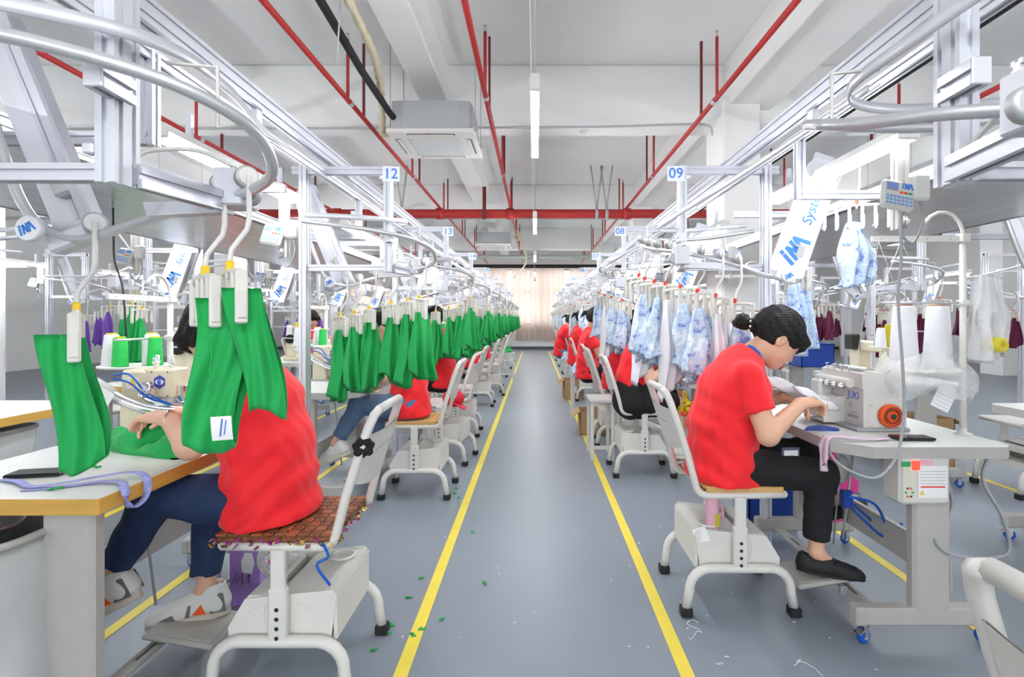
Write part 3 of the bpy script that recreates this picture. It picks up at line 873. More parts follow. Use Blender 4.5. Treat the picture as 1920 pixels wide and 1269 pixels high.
def armlock_kit():
    """beige feed-off-the-arm machine with a chrome suction elbow"""
    k = Kit()
    b = k.add('head', MB().box((.02, .0, .245), (.16, .13, .15), bev=.008), BEIGE)
    k.add('rear_arm', MB().box((.13, .0, .23), (.12, .16, .17), bev=.012), BEIGE, b)
    k.add('pedestal', MB().box((.12, .02, .08), (.13, .16, .16), bev=.012), BEIGE)
    k.add('bed_arm', MB().prism([(-.15, .03), (.07, .03), (.07, .10), (-.10, .09), (-.15, .07)], -.05, .05, u=(1, 0, 0), v=(0, 0, 1)), BEIGE)
    k.add('face_plate', MB().box((.0, .0665, .245), (.11, .006, .13), bev=.002), BEIGE, b)
    for s in (-1, 1):
        k.add('screw', MB().cyl((s * .04, .069, .305), (s * .04, .0725, .305), .004, n=6), BLACK, b)
        k.add('screw', MB().cyl((s * .04, .069, .185), (s * .04, .0725, .185), .004, n=6), BLACK, b)
    hexa = [(.035 * math.cos(R(30 + 60 * i)) * .9, .035 * math.sin(R(30 + 60 * i))) for i in range(6)]
    hx = k.add('hexagon_badge', MB().prism(hexa, -.0012, .0012, (.0, .0705, .255), u=(-1, 0, 0), v=(0, 0, 1)), mat('badge_indigo', (.07, .06, .38), .4), b)
    eye = [(.022 * math.cos(a), .013 * math.sin(a) * abs(math.sin(a)) ** .2) for a in np.linspace(0, 2 * PI, 17)[:-1]]
    k.add('badge_eye', MB().prism(eye, -.0022, .0022, (.0, .0705, .255), u=(-1, 0, 0), v=(0, 0, 1)), SIGNW, hx)
    k.add('badge_drop', MB().prism([(p[0] * .45, p[1] * .95) for p in eye], -.003, .003, (.0, .0705, .255), u=(-1, 0, 0), v=(0, 0, 1)), LOGOB, hx)
    k.add('warning_label', MB().bx(.10, .155, .0805, .082, .225, .28), PAPER, b)
    k.add('warning_triangle', MB().prism([(-.02, -.016), (.02, -.016), (0, .02)], -.0015, .0015, (.128, .0825, .255), u=(-1, 0, 0), v=(0, 0, 1)), WARN, b)
    for i, (x, y) in enumerate(((-.03, .02), (.0, -.02), (.05, .03), (.08, -.03))):
        k.add('tension_post', MB().cyl((x, y, .32), (x, y, .375 + .01 * (i % 2)), .009, n=10).cyl((x, y, .345), (x, y, .355), .014, n=10), CHROME, b)
    k.add('needle_head', MB().box((-.075, .0, .19), (.05, .06, .09), bev=.006).cyl((-.08, .0, .08), (-.08, .0, .15), .009, n=8).cyl((-.10, .015, .07), (-.10, .015, .14), .006, n=8), CHROME)
    k.add('presser_foot', MB().box((-.10, 0, .108), (.06, .03, .012), bev=.003).cyl((-.06, -.02, .10), (-.06, -.02, .16), .007, n=8), CHROME)
    k.add('suction_pipe', MB().tube(spline([(-.115, .02, .10), (-.06, .075, .105), (.03, .12, .13), (.11, .15, .17), (.17, .165, .21)], 6), .026, 12), CHROME)
    k.add('suction_pipe', MB().tube(spline([(-.105, -.005, .125), (-.05, .05, .135), (.02, .095, .165), (.07, .11, .20)], 6), .014, 10), CHROME)
    k.add('clear_hose', MB().tube([(.16, .163, .205), (.23, .18, .26), (.30, .18, .30)], .030, 12), mat('clear_hose', (.75, .80, .82), .15, alpha=.5))
    k.add('air_valve', MB().box((.02, .12, .215), (.05, .03, .03), bev=.005).cyl((.03, .10, .24), (.03, .14, .24), .022, n=12).cyl((.0, .11, .19), (.05, .11, .19), .012, n=8), CHROME)
    for i, z in enumerate((.0, .02)):
        k.add('air_tube', MB().tube(spline([(-.06, .07, .14), (.02, .13, .19 + z), (.09, .15, .26 + z * 2), (.16, .16, .28 + z)], 6), .005, 6), BLUEP)
    k.add('base_plate', MB().box((.05, 0, .006), (.36, .28, .012), bev=.003), GREYC)
    k.add('base_block', MB().box((.10, .02, -.0), (.01, .01, .01)), GREYC) if False else None
    return k
ARMLOCK = armlock_kit()

def flatbed_kit():
    """beige coverstitch machine with a motor block at the back"""
    k = Kit()
    k.add('bed', MB().box((0, 0, .03), (.18, .46, .06), bev=.008), BEIGE)
    a = k.add('arm', MB().box((.02, -.01, .265), (.10, .46, .09), bev=.015), BEIGE)
    k.add('upright', MB().box((.02, -.17, .15), (.13, .14, .22), bev=.015), BEIGE)
    k.add('face_head', MB().box((.0, .19, .21), (.11, .10, .18), bev=.01), BEIGE)
    k.add('needle_bar', MB().cyl((-.02, .19, .06), (-.02, .19, .14), .010, n=8).box((-.02, .19, .07), (.03, .05, .012), bev=.002), CHROME)
    k.add('handwheel', MB().cyl((.02, -.235, .26), (.02, -.275, .26), .055, n=16), BLACK, a)
    k.add('motor_block', MB().box((.11, -.14, .30), (.08, .12, .14), bev=.01), BLACK)
    k.add('notice', MB().bx(-.031, -.0295, .02, .08, .24, .29), mat('yellow_sticker', (.85, .68, .05), .6), a)
    k.add('badge', MB().bx(-.031, -.0295, .13, .17, .275, .295), LOGOB, a)
    k.add('caution_label', MB().bx(-.047, -.045, -.21, -.13, .10, .14), WARN)
    k.add('tension_dials', MB().lathe([(.016, 0), (.016, -.014), (.008, -.02)], (-.032, .11, .255), 8, 'x'), CHROME, a)
    k.add('wire_rack', MB().tube([(.0, -.05, .31), (.0, -.05, .36), (.0, .15, .36), (.0, .15, .31)], .006, 6), CHROME, a)
    return k
FLATBED = flatbed_kit()

# ------------------------------------------------------------------ thread
def cone_mesh(h, r0, r1, m, tip, name):
    k = Kit()
    k.add('thread', MB().lathe([(r0 * .55, 0), (r0 * .97, .001), (r0, .008), (r1 * 1.06, h * .93), (r1, h * .955), (r1 * .7, h * .96)], n=20), m)
    k.add('core', MB().lathe([(r1 * .82, h * .95), (r1 * .78, h), (r1 * .6, h), (r1 * .6, h * .96)], n=16), tip)
    return k
CARD = mat('striped_card_core', (.42, .24, .18), .7, var=.35, scale=40)
CONE_W = cone_mesh(.30, .060, .042, WTHREAD, CARD, 'cone')
CONE_G = cone_mesh(.145, .034, .026, GTHREAD, YELP, 'cone')
CONE_GL = cone_mesh(.235, .046, .022, GTHREAD, CARD, 'cone')
CONE_S = cone_mesh(.16, .042, .028, WTHREAD, YELP, 'cone')
CONE_Y = cone_mesh(.19, .042, .028, YTHREAD, WPLAS, 'cone')

def stand_kit(h=.72):
    """thread stand clamped to the table: pole, tray, guide arms"""
    k = Kit()
    k.add('base_flange', MB().lathe([(.035, 0), (.032, .006), (.014, .012), (.014, .03)], n=12), WHITE)
    k.add('pole', MB().cyl((0, 0, 0), (0, 0, h), .0135, n=10), WHITE)
    tr = k.add('tray', MB().lathe([(.001, .268), (.15, .268), (.158, .275), (.155, .280), (.001, .274)], (-.12, .08, 0), 24), WHITE)
    k.add('tray_arm', MB().box((-.08, .05, .258), (.20, .03, .012), Matrix.Rotation(-.5, 3, 'Z')), WHITE, tr)
    for (x, y) in ((-.18, .12), (-.0, .14)):
        k.add('spindle', MB().cyl((x, y, .27), (x, y, .40), .005, n=6), GALV, tr)
    a = k.add('guide_arm', MB().bx(-.40, .02, -.006, .006, h - .03, h - .005), WHITE)
    for i in range(4):
        k.add('arm_hole', MB().cyl((-.06 - i * .1, -.0062, h - .017), (-.06 - i * .1, -.0072, h - .017), .004, n=6), GREYD, a)
    k.add('clamp', MB().box((0, 0, h - .015), (.04, .045, .04), bev=.005), WHITE)
    k.add('lower_arm', MB().cyl((-.36, 0, h * .66), (.02, 0, h * .66), .005, n=6), TUBEM)
    k.add('lower_clamp', MB().box((0, 0, h * .66), (.04, .04, .026), bev=.005), WHITE)
    k.add('top_hoop', MB().tube([(.0, 0, h - .01)] + [(-.09 + .09 * math.cos(a), 0, h + .10 * math.sin(a)) for a in np.linspace(.2, 2.6, 7)], .008, 6), WHITE)
    return k
STAND = stand_kit(.87)
STANDS = stand_kit(.62)

# ================================================================== overhead conveyor
PITCH = 2.03
YL0, YR0 = 1.10, 1.09          # y of the sign posts of the first left / right station
def frame_kit(side):
    """one station of the overhead hanger line; x, z as in the hall, y from the sign post"""
    k = Kit(); s = -1 if side == 'L' else 1
    X = lambda x: s * x
    d = 1 if side == 'L' else -1          # direction from the post towards the low branch
    p = k.add('sign_post', MB().profile((X(.86), 0, 1.575), (X(.86), 0, 2.19), .04, .07, (0, 1, 0)), ALUL)
    k.add('top_beam', MB().profile((X(.84), .0, 2.168), (X(1.42), .0, 2.168), .04, .045), ALU)
    k.add('bottom_beam', MB().profile((X(.88), 0, 1.60), (X(1.33), 0, 1.60), .035, .035), ALUL)
    k.add('tip_beam', MB().profile((X(.84), d * .02, 1.60), (X(.80), d * .24, 1.60), .035, .05), ALU)
    k.add('side_beam', MB().profile((X(.835), -.09, 1.765), (X(.84), .0, 1.765), .035, .05), ALU)
    k.add('beam_cap', MB().box((X(.835), -.0925, 1.765), (.037, .006, .052), bev=.002), ALUL)
    k.add('floor_post', MB().profile((X(1.35), 0, 0), (X(1.35), 0, 2.24), .04, .075, (0, 1, 0)), ALUL)
    k.add('drop_post', MB().profile((X(1.24), d * .62, 1.86), (X(1.24), d * .62, 2.16), .04, .04), ALU)
    k.add('cross_beam', MB().profile((X(1.24), d * .62, 1.88), (X(1.75), d * .62, 1.88), .035, .04), ALU)
    k.add('cross_beam', MB().profile((X(1.30), d * -.35, 1.98), (X(2.0), d * -.35, 1.98), .035, .04), ALU)
    for z in (1.64, 2.12):
        k.add('corner_bracket', MB().box((X(.89), -.03, z), (.022, .025, .022), bev=.003), ALUL, p)
    k.add('motor_box', MB().box((X(.775), d * .285, 1.635), (.075, .09, .095), bev=.004), ALUL)
    k.add('motor_wheel', MB().lathe([(.022, 0), (.028, .006), (.028, .02), (.022, .026)], (X(.735), d * .285 - .02, 1.62), 14, 'y'), GALV)
    k.add('motor_cable', MB().tube(spline([(X(.76), d * .26, 1.685), (X(.82), d * .2, 1.71), (X(.86), d * .10, 1.68), (X(.86), d * .03, 1.64)], 4), .006, 6), WPLAS)
    k.add('rail_shoe', MB().prism([(-.11, -.012), (.09, -.022), (.10, .012), (-.11, .02)], -.02, .02, (X(.90), d * .28, 1.585), u=(s, 0, 0), v=(0, 0, 1)), ALUL)
    if side == 'L':
        pts = [(-1.28, -.20, 1.84), (-.95, -.17, 1.80), (-.755, -.09, 1.77), (-.655, -.01, 1.74), (-.612, .08, 1.705), (-.625, .17, 1.652), (-.71, .235, 1.622), (-.86, .28, 1.60), (-1.07, .32, 1.553), (-1.215, .335, 1.515), (-1.33, .345, 1.545), (-1.41, .35, 1.65), (-1.50, .36, 1.90), (-1.56, .36, 2.08)]
        gp = [(-1.25, -.24, 1.865), (-.98, -.16, 1.865), (-.79, .02, 1.88), (-.84, .36, 1.93), (-1.02, .82, 2.03), (-1.17, 1.2, 2.12), (-1.2, 1.5, 2.135)]
        ab, at = Vector((-1.25, .375, 1.50)), Vector((-1.52, .375, 2.16))
    else:
        pts = [(1.62, -.30, 2.08), (1.53, -.30, 1.88), (1.42, -.295, 1.62), (1.35, -.295, 1.55), (1.25, -.29, 1.525), (1.08, -.30, 1.58), (.923, -.25, 1.632), (.788, -.10, 1.683), (.70, .04, 1.715), (.662, .18, 1.762), (.75, .31, 1.807), (1.08, .37, 1.823), (1.44, .40, 1.88)]
        gp = [(1.40, .42, 1.92), (1.02, .40, 1.885), (.78, .24, 1.865), (.80, -.05, 1.89), (1.0, -.5, 2.0), (1.17, -.9, 2.11), (1.2, -1.2, 2.13)]
        ab, at = Vector((1.29, -.325, 1.50)), Vector((1.52, -.325, 2.16))
    k.add('loop_rail', MB().tube(spline(pts, 5), .0132, 10), TUBEM)
    gs = spline(gp, 5)
    k.add('guide_strip', MB().tube(gs, .017, 6, sx=.22), ALUL)
    # lift arm
    dr = (at - ab).normalized(); sd = Vector((0, 1, 0)).cross(dr).normalized(); n = Vector((0, 1, 0))
    M = Matrix((sd, n, dr)).transposed()
    c = (ab + at) / 2; L = (at - ab).length
    la = k.add('lift_arm', MB().box(c, (.105, .014, L), M, .004), ALUL)
    k.add('arm_channel', MB().box(c + sd * (.062 * (1 if side == 'R' else -1) * s) + n * -.012 * d, (.034, .05, L * .98), M, .006), ALU, la)
    k.add('arm_slot', MB().box(c + sd * .02 + n * (-.0085), (.012, .002, L * .8), M), ALU, la)
    k.add('gear_housing', MB().box(ab + dr * .17 - n * .02 + sd * .03, (.05, .04, .075), M, .008), GALV, la)
    k.add('arm_foot', MB().box(ab + dr * .02 - n * .02, (.12, .05, .05), M, .008), ALUL, la)
    k.add('bolt', MB().cyl(ab + dr * .19 - n * .04, ab + dr * .19 - n * .05, .009, n=8), CHROME, la)
    if side == 'R':
        pl = MB().prism([(-.085, 0), (.06, 0), (.085, .02), (.085, .50), (.05, .57), (-.05, .57), (-.075, .52), (-.09, .05)], -.006, .006)
        F = frame_mat(ab + dr * .03 - n * .03, sd if sd.x > 0 else -sd, dr)
        pl = MB().prism([(-.085, 0), (.065, 0), (.088, .015), (.086, .56), (.045, .63), (-.05, .63), (-.084, .58), (-.10, .03)], 0, .008, u=(1, 0, 0), v=(0, 1, 0)).xform(F)
        pp = k.add('cover_plate', pl, SIGNW, la)
        lg = logo_mb(.16).xform(Matrix.Translation((-.004, .14, .0085)) @ Matrix.Rotation(R(70), 4, 'Z'))
        k.add('logo', MB()._add(lg.xform(F).v, lg.f), SIGNB, pp, 'blue zig-zag logo')
        tx = text_mb('Systems', .075, shear=.15).xform(F @ Matrix.Translation((.012, .40, .0088)) @ Matrix.Rotation(R(90), 4, 'Z'))
        k.add('lettering', tx, LOGOB, pp, 'blue lettering on the arm')
    dc = Vector((ab.x - s * .0, ab.y - .035, ab.z + .022)) + Vector((-s * .015, 0, 0)) * (1 if side == 'L' else -1)
    if side == 'L': dc = Vector((-1.315, .30, 1.535))
    ds = k.add('logo_disc', MB().lathe([(.030, 0), (.033, -.003), (.033, -.018), (.030, -.021)], dc, 20, 'y'), SIGNW, la)
    lg = logo_mb(.045).xform(frame_mat(dc + Vector((0, -.0212, 0)), (.8, 0, .4), (-.4, 0, .8)))
    k.add('disc_logo', lg, SIGNB, ds)
    yb, zb = (.06, 1.722) if side == 'L' else (.15, 1.745)
    wl = [(X(.70), .05, 1.80), (X(.70), .05, 1.87), (X(.78), .14, 1.87), (X(.78), .14, 1.93)]
    k.add('wire_bracket', MB().tube([(X(.625), yb, zb), (X(.69), yb, zb - .006), (X(.69), yb, zb + .125), (X(.80), yb, zb + .135)], .0045, 6), WHITE)
    return k, spline(pts, 5)
FRAME_L, LOOP_L = frame_kit('L')
FRAME_R, LOOP_R = frame_kit('R')

def lamp_kit():
    k = Kit()
    h = k.add('housing', MB().prism([(-.045, 0), (.045, 0), (.03, .035), (-.03, .035)], -.6, .6, u=(1, 0, 0), v=(0, 0, 1)), WPLAS)
    for x in (-.022, .022):
        k.add('tube', MB().cyl((x, -.585, -.012), (x, .585, -.012), .0155, n=10), LAMPE, h)
    for s in (-1, 1):
        k.add('end_cap', MB().box((0, s * .592, -.004), (.082, .02, .04), bev=.006), WPLAS, h)
        k.add('bracket', MB().bx(-.012, .012, s * .4 - .01, s * .4 + .01, .03, .14), ALUL)
    return k
LAMP = lamp_kit()

def terminal_kit(zp=.5):
    """hanging post with keypad terminal; origin at the post top"""
    k = Kit()
    k.add('post', MB().profile((0, 0, -.36), (0, 0, 0), .045, .045), WPLAS)
    M = Matrix.Rotation(R(-14), 3, 'X') @ Matrix.Rotation(R(12), 3, 'Y')
    c = Vector((-.045, -.05, -.235))
    b = k.add('keypad', MB().box(c, (.125, .03, .125), M, .012), MACHW)
    def on(x, z, w, h, m, nm, t=.003):
        p = c + M @ Vector((x, -.0155, z))
        k.add(nm, MB().box(p, (w, t, h), M, .001), m, b)
    on(-.028, .030, .048, .036, GREYC, 'screen_frame'); on(-.028, .030, .040, .028, LCD, 'screen', .005)
    for i, m in enumerate((ORANGE, REDS, GREENK)): on(.008 + i * .017, .008, .013, .009, m, 'function_key', .005)
    for r in range(3):
        for q in range(7): on(-.045 + q * .015, -.012 - r * .015, .011, .010, KEYB, 'key', .005)
    lg = logo_mb(.045).xform(frame_mat(c + M @ Vector((.03, -.0162, .038)), M @ Vector((1, 0, 0)), M @ Vector((0, 0, 1))))
    k.add('logo', lg, SIGNB, b)
    k.add('plug', MB().lathe([(.009, 0), (.013, -.01), (.013, -.03), (.009, -.04), (.006, -.06)], (0, -.04, -.305), 10), CHROME)
    k.add('junction_box', MB().box((.055, -.03, -.20), (.07, .05, .105), bev=.01), WPLAS)
    k.add('cable', MB().tube(spline([(.06, -.03, -.25), (.075, -.03, -.33), (.03, -.03, -.42), (-.02, -.03, -.37), (-.0, -.035, -.33)], 5), .005, 6), GREYC)
    return k
TERM = terminal_kit()

# ------------------------------------------------------------------ hangers; rail along local x, comb along local y
def hanger_kit(sl, comb=5, span=.19):
    k = Kit()
    w = k.add('trolley_wheel', MB().lathe([(.010, .014), (.026, .013), (.028, .005), (.022, .0), (.028, -.005), (.028, -.013), (.024, -.016)], (0, 0, .024), 18, 'y'), GALV)
    k.add('wheel_cap', MB().cyl((0, -.016, .024), (0, -.019, .024), .022, n=16), WPLAS, w)
    e = -.035
    k.add('hook', MB().tube([(0, -.022, .024), (0, -.024, -.05 + e), (-.004, -.022, -.075 + e), (-.034, -.006, -.125 + e), (-.038, -.004, -.15 + e), (-.038, -.004, -.20 + e)], .0066, 8), WPLAS)
    k.add('sleeve', MB().box((-.038, -.004, -.168 + e), (.018, .018, .028), bev=.003), sl)
    bar = k.add('comb_bar', MB().tube([(-.038, -span / 2, -.20 + e), (-.038, -span * .42, -.185 + e), (-.038, 0, -.18 + e), (-.038, span * .42, -.185 + e), (-.038, span / 2, -.20 + e)], .009, 6), HANGP)
    for i in range(comb):
        y = -span / 2 + span * i / (comb - 1)
        wd = .027 if i in (0, comb - 1) else .020
        c = k.add('clip', MB().box((-.038, y, -.245 + e), (wd, .014, .125), bev=.004).box((-.038, y - .008, -.262 + e), (wd * .7, .006, .065), bev=.002), HANGP)
        if i % 2 == 1: k.add('grip_pad', MB().box((-.038, y + .009, -.292 + e), (.02, .012, .016), bev=.003), GREYC, c)
    return k
HANG_Y = hanger_kit(YELP)
HANG_R = hanger_kit(REDS)
HANG_SIDE = hanger_kit(REDS, 6, .29)

# ------------------------------------------------------------------ garments: closed folded tubes hanging from z = 0
def garment(wt, wb, L, th, seed, folds=5, amp=.3, skew=0.0, uneven=.08, N=60, Mv=24, flare=1.0, loop=False, wave=0.0):
    rnd = random.Random(seed); p1, p2, p3 = (rnd.random() * 6.28 for _ in range(3))
    def fn(u, v):
        a = 2 * PI * u
        ca, sa = math.cos(a), math.sin(a)
        w = (wt + (wb - wt) * (v ** flare)) / 2
        w *= 1 + wave * math.sin(v * 7 + p1)
        t = th * (.35 + .65 * min(1, v * 2.2))
        x = w * math.copysign(abs(ca) ** .8, ca)
        y = t * math.copysign(abs(sa) ** .8, sa)
        f = math.sin(folds * x / max(w, .01) * 2.0 + p2 + v * 1.6 + .8 * math.sin(v * 3 + p3)) * amp * th * (.25 + v)
        f += .35 * amp * th * math.sin(folds * 2.3 * x / max(w, .01) + p3 - v * 3)
        y += f
        x += .012 * math.sin(v * 5 + p3) * v + skew * v
        z = -L * v * (1 + uneven * (math.sin(2.1 * x / max(w, .01) + p1) + .4 * math.sin(5 * x / max(w, .01) + p2)) * v)
        return (x, y, z)
    mb = MB().grid(lambda u, v: fn(u, v), N, Mv, True, True)
    # close the top and tuck the hem inwards
    top = len(mb.v)
    mb.v.append((0, 0, -.002))
    for i in range(N): mb.f.append((top, (i + 1) % N, i)); mb.sm.append(True)
    b0 = (Mv - 1) * N
    ring = []
    for i in range(N):
        x, y, z = mb.v[b0 + i]
        ring.append((x * .93, y * .62, z + .012))
    n0 = len(mb.v); mb.v.extend(ring)
    for i in range(N):
        j = (i + 1) % N
        mb.f.append((b0 + i, b0 + j, n0 + j, n0 + i)); mb.sm.append(True)
    cpt = len(mb.v); mb.v.append((sum(p[0] for p in ring) / N, 0, sum(p[2] for p in ring) / N + .03))
    for i in range(N):
        mb.f.append((n0 + i, n0 + (i + 1) % N, cpt)); mb.sm.append(True)
    # outward orientation check
    a, b, c = (Vector(mb.v[j]) for j in mb.f[N * 3][:3])
    if (b - a).cross(c - a).dot(Vector((a.x, a.y, 0))) < 0:
        mb.f = [tuple(reversed(f)) for f in mb.f]
    return mb
def gmeshes(m, name, n, wt, wb, L, th, seed, **kw):
    out = []
    for i in range(n):
        rnd = random.Random(seed + i)
        out.append(garment(wt * rnd.uniform(.85, 1.2), wb * rnd.uniform(.85, 1.15), L * rnd.uniform(.9, 1.1), th, seed + i * 7, folds=rnd.choice((4, 5, 6)), **kw).mesh(name, m))
    return out
G_GREEN = gmeshes(GREEN, 'garment', 4, .08, .175, .38, .042, 11, amp=.65, uneven=.09, flare=.7)
G_FLOR = gmeshes(FLORAL, 'garment', 4, .09, .21, .34, .042, 31, amp=.6, uneven=.10, flare=.6, wave=.10)
G_WHITE = gmeshes(WCLOTH, 'garment', 3, .07, .18, .47, .035, 51, amp=.75, uneven=.15, flare=.8)
G_PURP = gmeshes(PURP, 'garment', 2, .07, .16, .40, .035, 71, amp=.6)
G_WINE = gmeshes(WINE, 'garment', 2, .07, .15, .36, .035, 81, amp=.6)

def loop_at(loop, y0, t):
    """point and heading on a loop rail, t as a fraction of its point list"""
    f = t * (len(loop) - 1); i = min(int(f), len(loop) - 2); fr = f - i
    p = Vector(loop[i]).lerp(Vector(loop[i + 1]), fr); d = Vector(loop[i + 1]) - Vector(loop[i])
    return Vector((p.x, p.y + y0, p.z + .0132)), math.atan2(d.y, d.x)

# ================================================================== people: smooth figures grown from a distance field
def smin(a, b, k):
    h = np.clip(.5 + .5 * (b - a) / k, 0, 1)
    return b + (a - b) * h - k * h * (1 - h)
def s_cone(P, a, b, ra, rb, ax=None, sc=1.0):
    a = np.array(a, float); b = np.array(b, float)
    ba = b - a; q = P - a
    if ax is not None:
        ax = np.array(ax, float); ax /= np.linalg.norm(ax)
        q = q - np.outer(q @ ax, ax) * (1 - 1 / sc)
        ba = ba - ax * (ba @ ax) * (1 - 1 / sc)
    t = np.clip(q @ ba / max(ba @ ba, 1e-9), 0, 1)
    return np.linalg.norm(q - np.outer(t, ba), axis=1) - (ra + (rb - ra) * t)
def s_ell(P, c, r, B=None):
    q = P - np.array(c, float)
    if B is not None: q = q @ B.T
    r = np.array(r, float)
    k0 = np.linalg.norm(q / r, axis=1); k1 = np.linalg.norm(q / (r * r), axis=1) + 1e-9
    return k0 * (k0 - 1) / k1
def wob(P, seed, amp, fr):
    rs = np.random.RandomState(seed); o = 0
    for i in range(5):
        d = rs.randn(3); d /= np.linalg.norm(d)
        o = o + np.sin(P @ d * fr * (1 + .5 * i) + rs.rand() * 6.28) / (1 + .5 * i)
    return o * amp / 2.2
def surface(fn, lo, hi, h):
    lo = np.array(lo, float); hi = np.array(hi, float)
    n = np.ceil((hi - lo) / h).astype(int) + 1
    ax = [lo[i] + h * np.arange(n[i]) for i in range(3)]
    G = np.stack(np.meshgrid(*ax, indexing='ij'), -1).reshape(-1, 3)
    F = np.empty(len(G))
    for i in range(0, len(G), 200000): F[i:i + 200000] = fn(G[i:i + 200000])
    F = F.reshape(n)
    S = F < 0
    c = n - 1
    acc = np.zeros((*c, 3)); cnt = np.zeros(c)
    for axis in range(3):
        for o1 in (0, 1):
            for o2 in (0, 1):
                sl0 = [slice(0, c[i]) for i in range(3)]; sl1 = [slice(0, c[i]) for i in range(3)]
                off = np.zeros(3); oth = [i for i in range(3) if i != axis]
                for i, o in zip(oth, (o1, o2)):
                    sl0[i] = slice(o, c[i] + o); sl1[i] = slice(o, c[i] + o); off[i] = o
                sl1[axis] = slice(1, c[axis] + 1)
                a = F[tuple(sl0)]; b = F[tuple(sl1)]
                m = (a < 0) != (b < 0)
                t = np.where(m, a / np.where(m, a - b, 1), 0)
                for i in range(3): acc[..., i] += np.where(m, off[i] + (t if i == axis else 0), 0)
                cnt += m
    mask = cnt > 0
    ids = -np.ones(c, int); ids[mask] = np.arange(mask.sum())
    idx = np.argwhere(mask)
    V = lo + h * (idx + acc[mask] / cnt[mask][:, None])
    Q = []
    for axis in range(3):
        oth = [i for i in range(3) if i != axis]
        sl0 = [slice(None)] * 3; sl1 = [slice(None)] * 3
        sl0[axis] = slice(0, c[axis]); sl1[axis] = slice(1, c[axis] + 1)
        for i in oth: sl0[i] = slice(1, c[i]); sl1[i] = slice(1, c[i])
        a = S[tuple(sl0)]; b = S[tuple(sl1)]
        e = np.argwhere(a != b)
        if not len(e): continue
        flip = a[tuple(e.T)]
        base = e.copy()
        for i in oth: base[:, i] += 1
        def cell(d1, d2):
            q = base.copy(); q[:, oth[0]] -= d1; q[:, oth[1]] -= d2
            return ids[tuple(q.T)]
        q = np.stack([cell(1, 1), cell(0, 1), cell(0, 0), cell(1, 0)], 1)
        if axis == 1: flip = ~flip
        q = np.where(flip[:, None], q, q[:, ::-1])
        Q.append(q)
    return V, np.concatenate(Q)
def bounds(pts, pad):
    p = np.array(pts, float); return p.min(0) - pad, p.max(0) + pad
def npmesh(parts, name, m):
    me = bpy.data.meshes.new(name)
    vs = []; fs = []; n = 0
    for V, Q in parts:
        vs.append(V); fs.append(Q + n); n += len(V)
    V = np.concatenate(vs); Q = np.concatenate(fs)
    me.vertices.add(len(V)); me.vertices.foreach_set('co', V.astype(np.float32).ravel())
    me.loops.add(Q.size); me.loops.foreach_set('vertex_index', Q.astype(np.int32).ravel())
    me.polygons.add(len(Q)); me.polygons.foreach_set('loop_start', np.arange(0, Q.size, 4, dtype=np.int32))
    me.polygons.foreach_set('loop_total', np.full(len(Q), 4, dtype=np.int32))
    me.update(calc_edges=True); me.validate()
    me.polygons.foreach_set('use_smooth', [True] * len(me.polygons))
    me.materials.append(m)
    return me

def unit(v): v = np.array(v, float); return v / np.linalg.norm(v)
def hand_parts(w, d, nrm, thumb, curl):
    """list of tapered segments of a hand: wrist w, pointing d, palm normal nrm, thumb side +1/-1"""
    d = unit(d); nrm = np.array(nrm, float); nrm = unit(nrm - d * (nrm @ d)); s = np.cross(d, nrm)
    seg = []
    w = np.array(w, float)
    for o in (-.026, -.009, .009, .026):
        seg.append((w + s * o * .6, w + d * .075 + s * o, .017, .0125))
    for i, o in enumerate((-.027, -.009, .009, .026)):
        ln = (.030, .036, .034, .026)[i if thumb < 0 else 3 - i] if False else (.036, .040, .037, .029)[i if thumb < 0 else 3 - i]
        p = w + d * .080 + s * o; a = curl * .5
        for j in range(3):
            a += curl * (.8 if j else .4)
            q = p + (d * math.cos(a) + nrm * math.sin(a)) * ln * (1, .72, .6)[j] + s * o * .06
            seg.append((p, q, .0092 - .0008 * j, .0086 - .0009 * j)); p = q
    p = w + d * .022 + s * thumb * .020
    q = p + unit(d * .75 + s * thumb * .62 + nrm * .35) * .042
    r = q + unit(d * .9 + s * thumb * .1 + nrm * .5) * .032
    seg += [(p, q, .0145, .0105), (q, r, .0102, .0082)]
    return seg

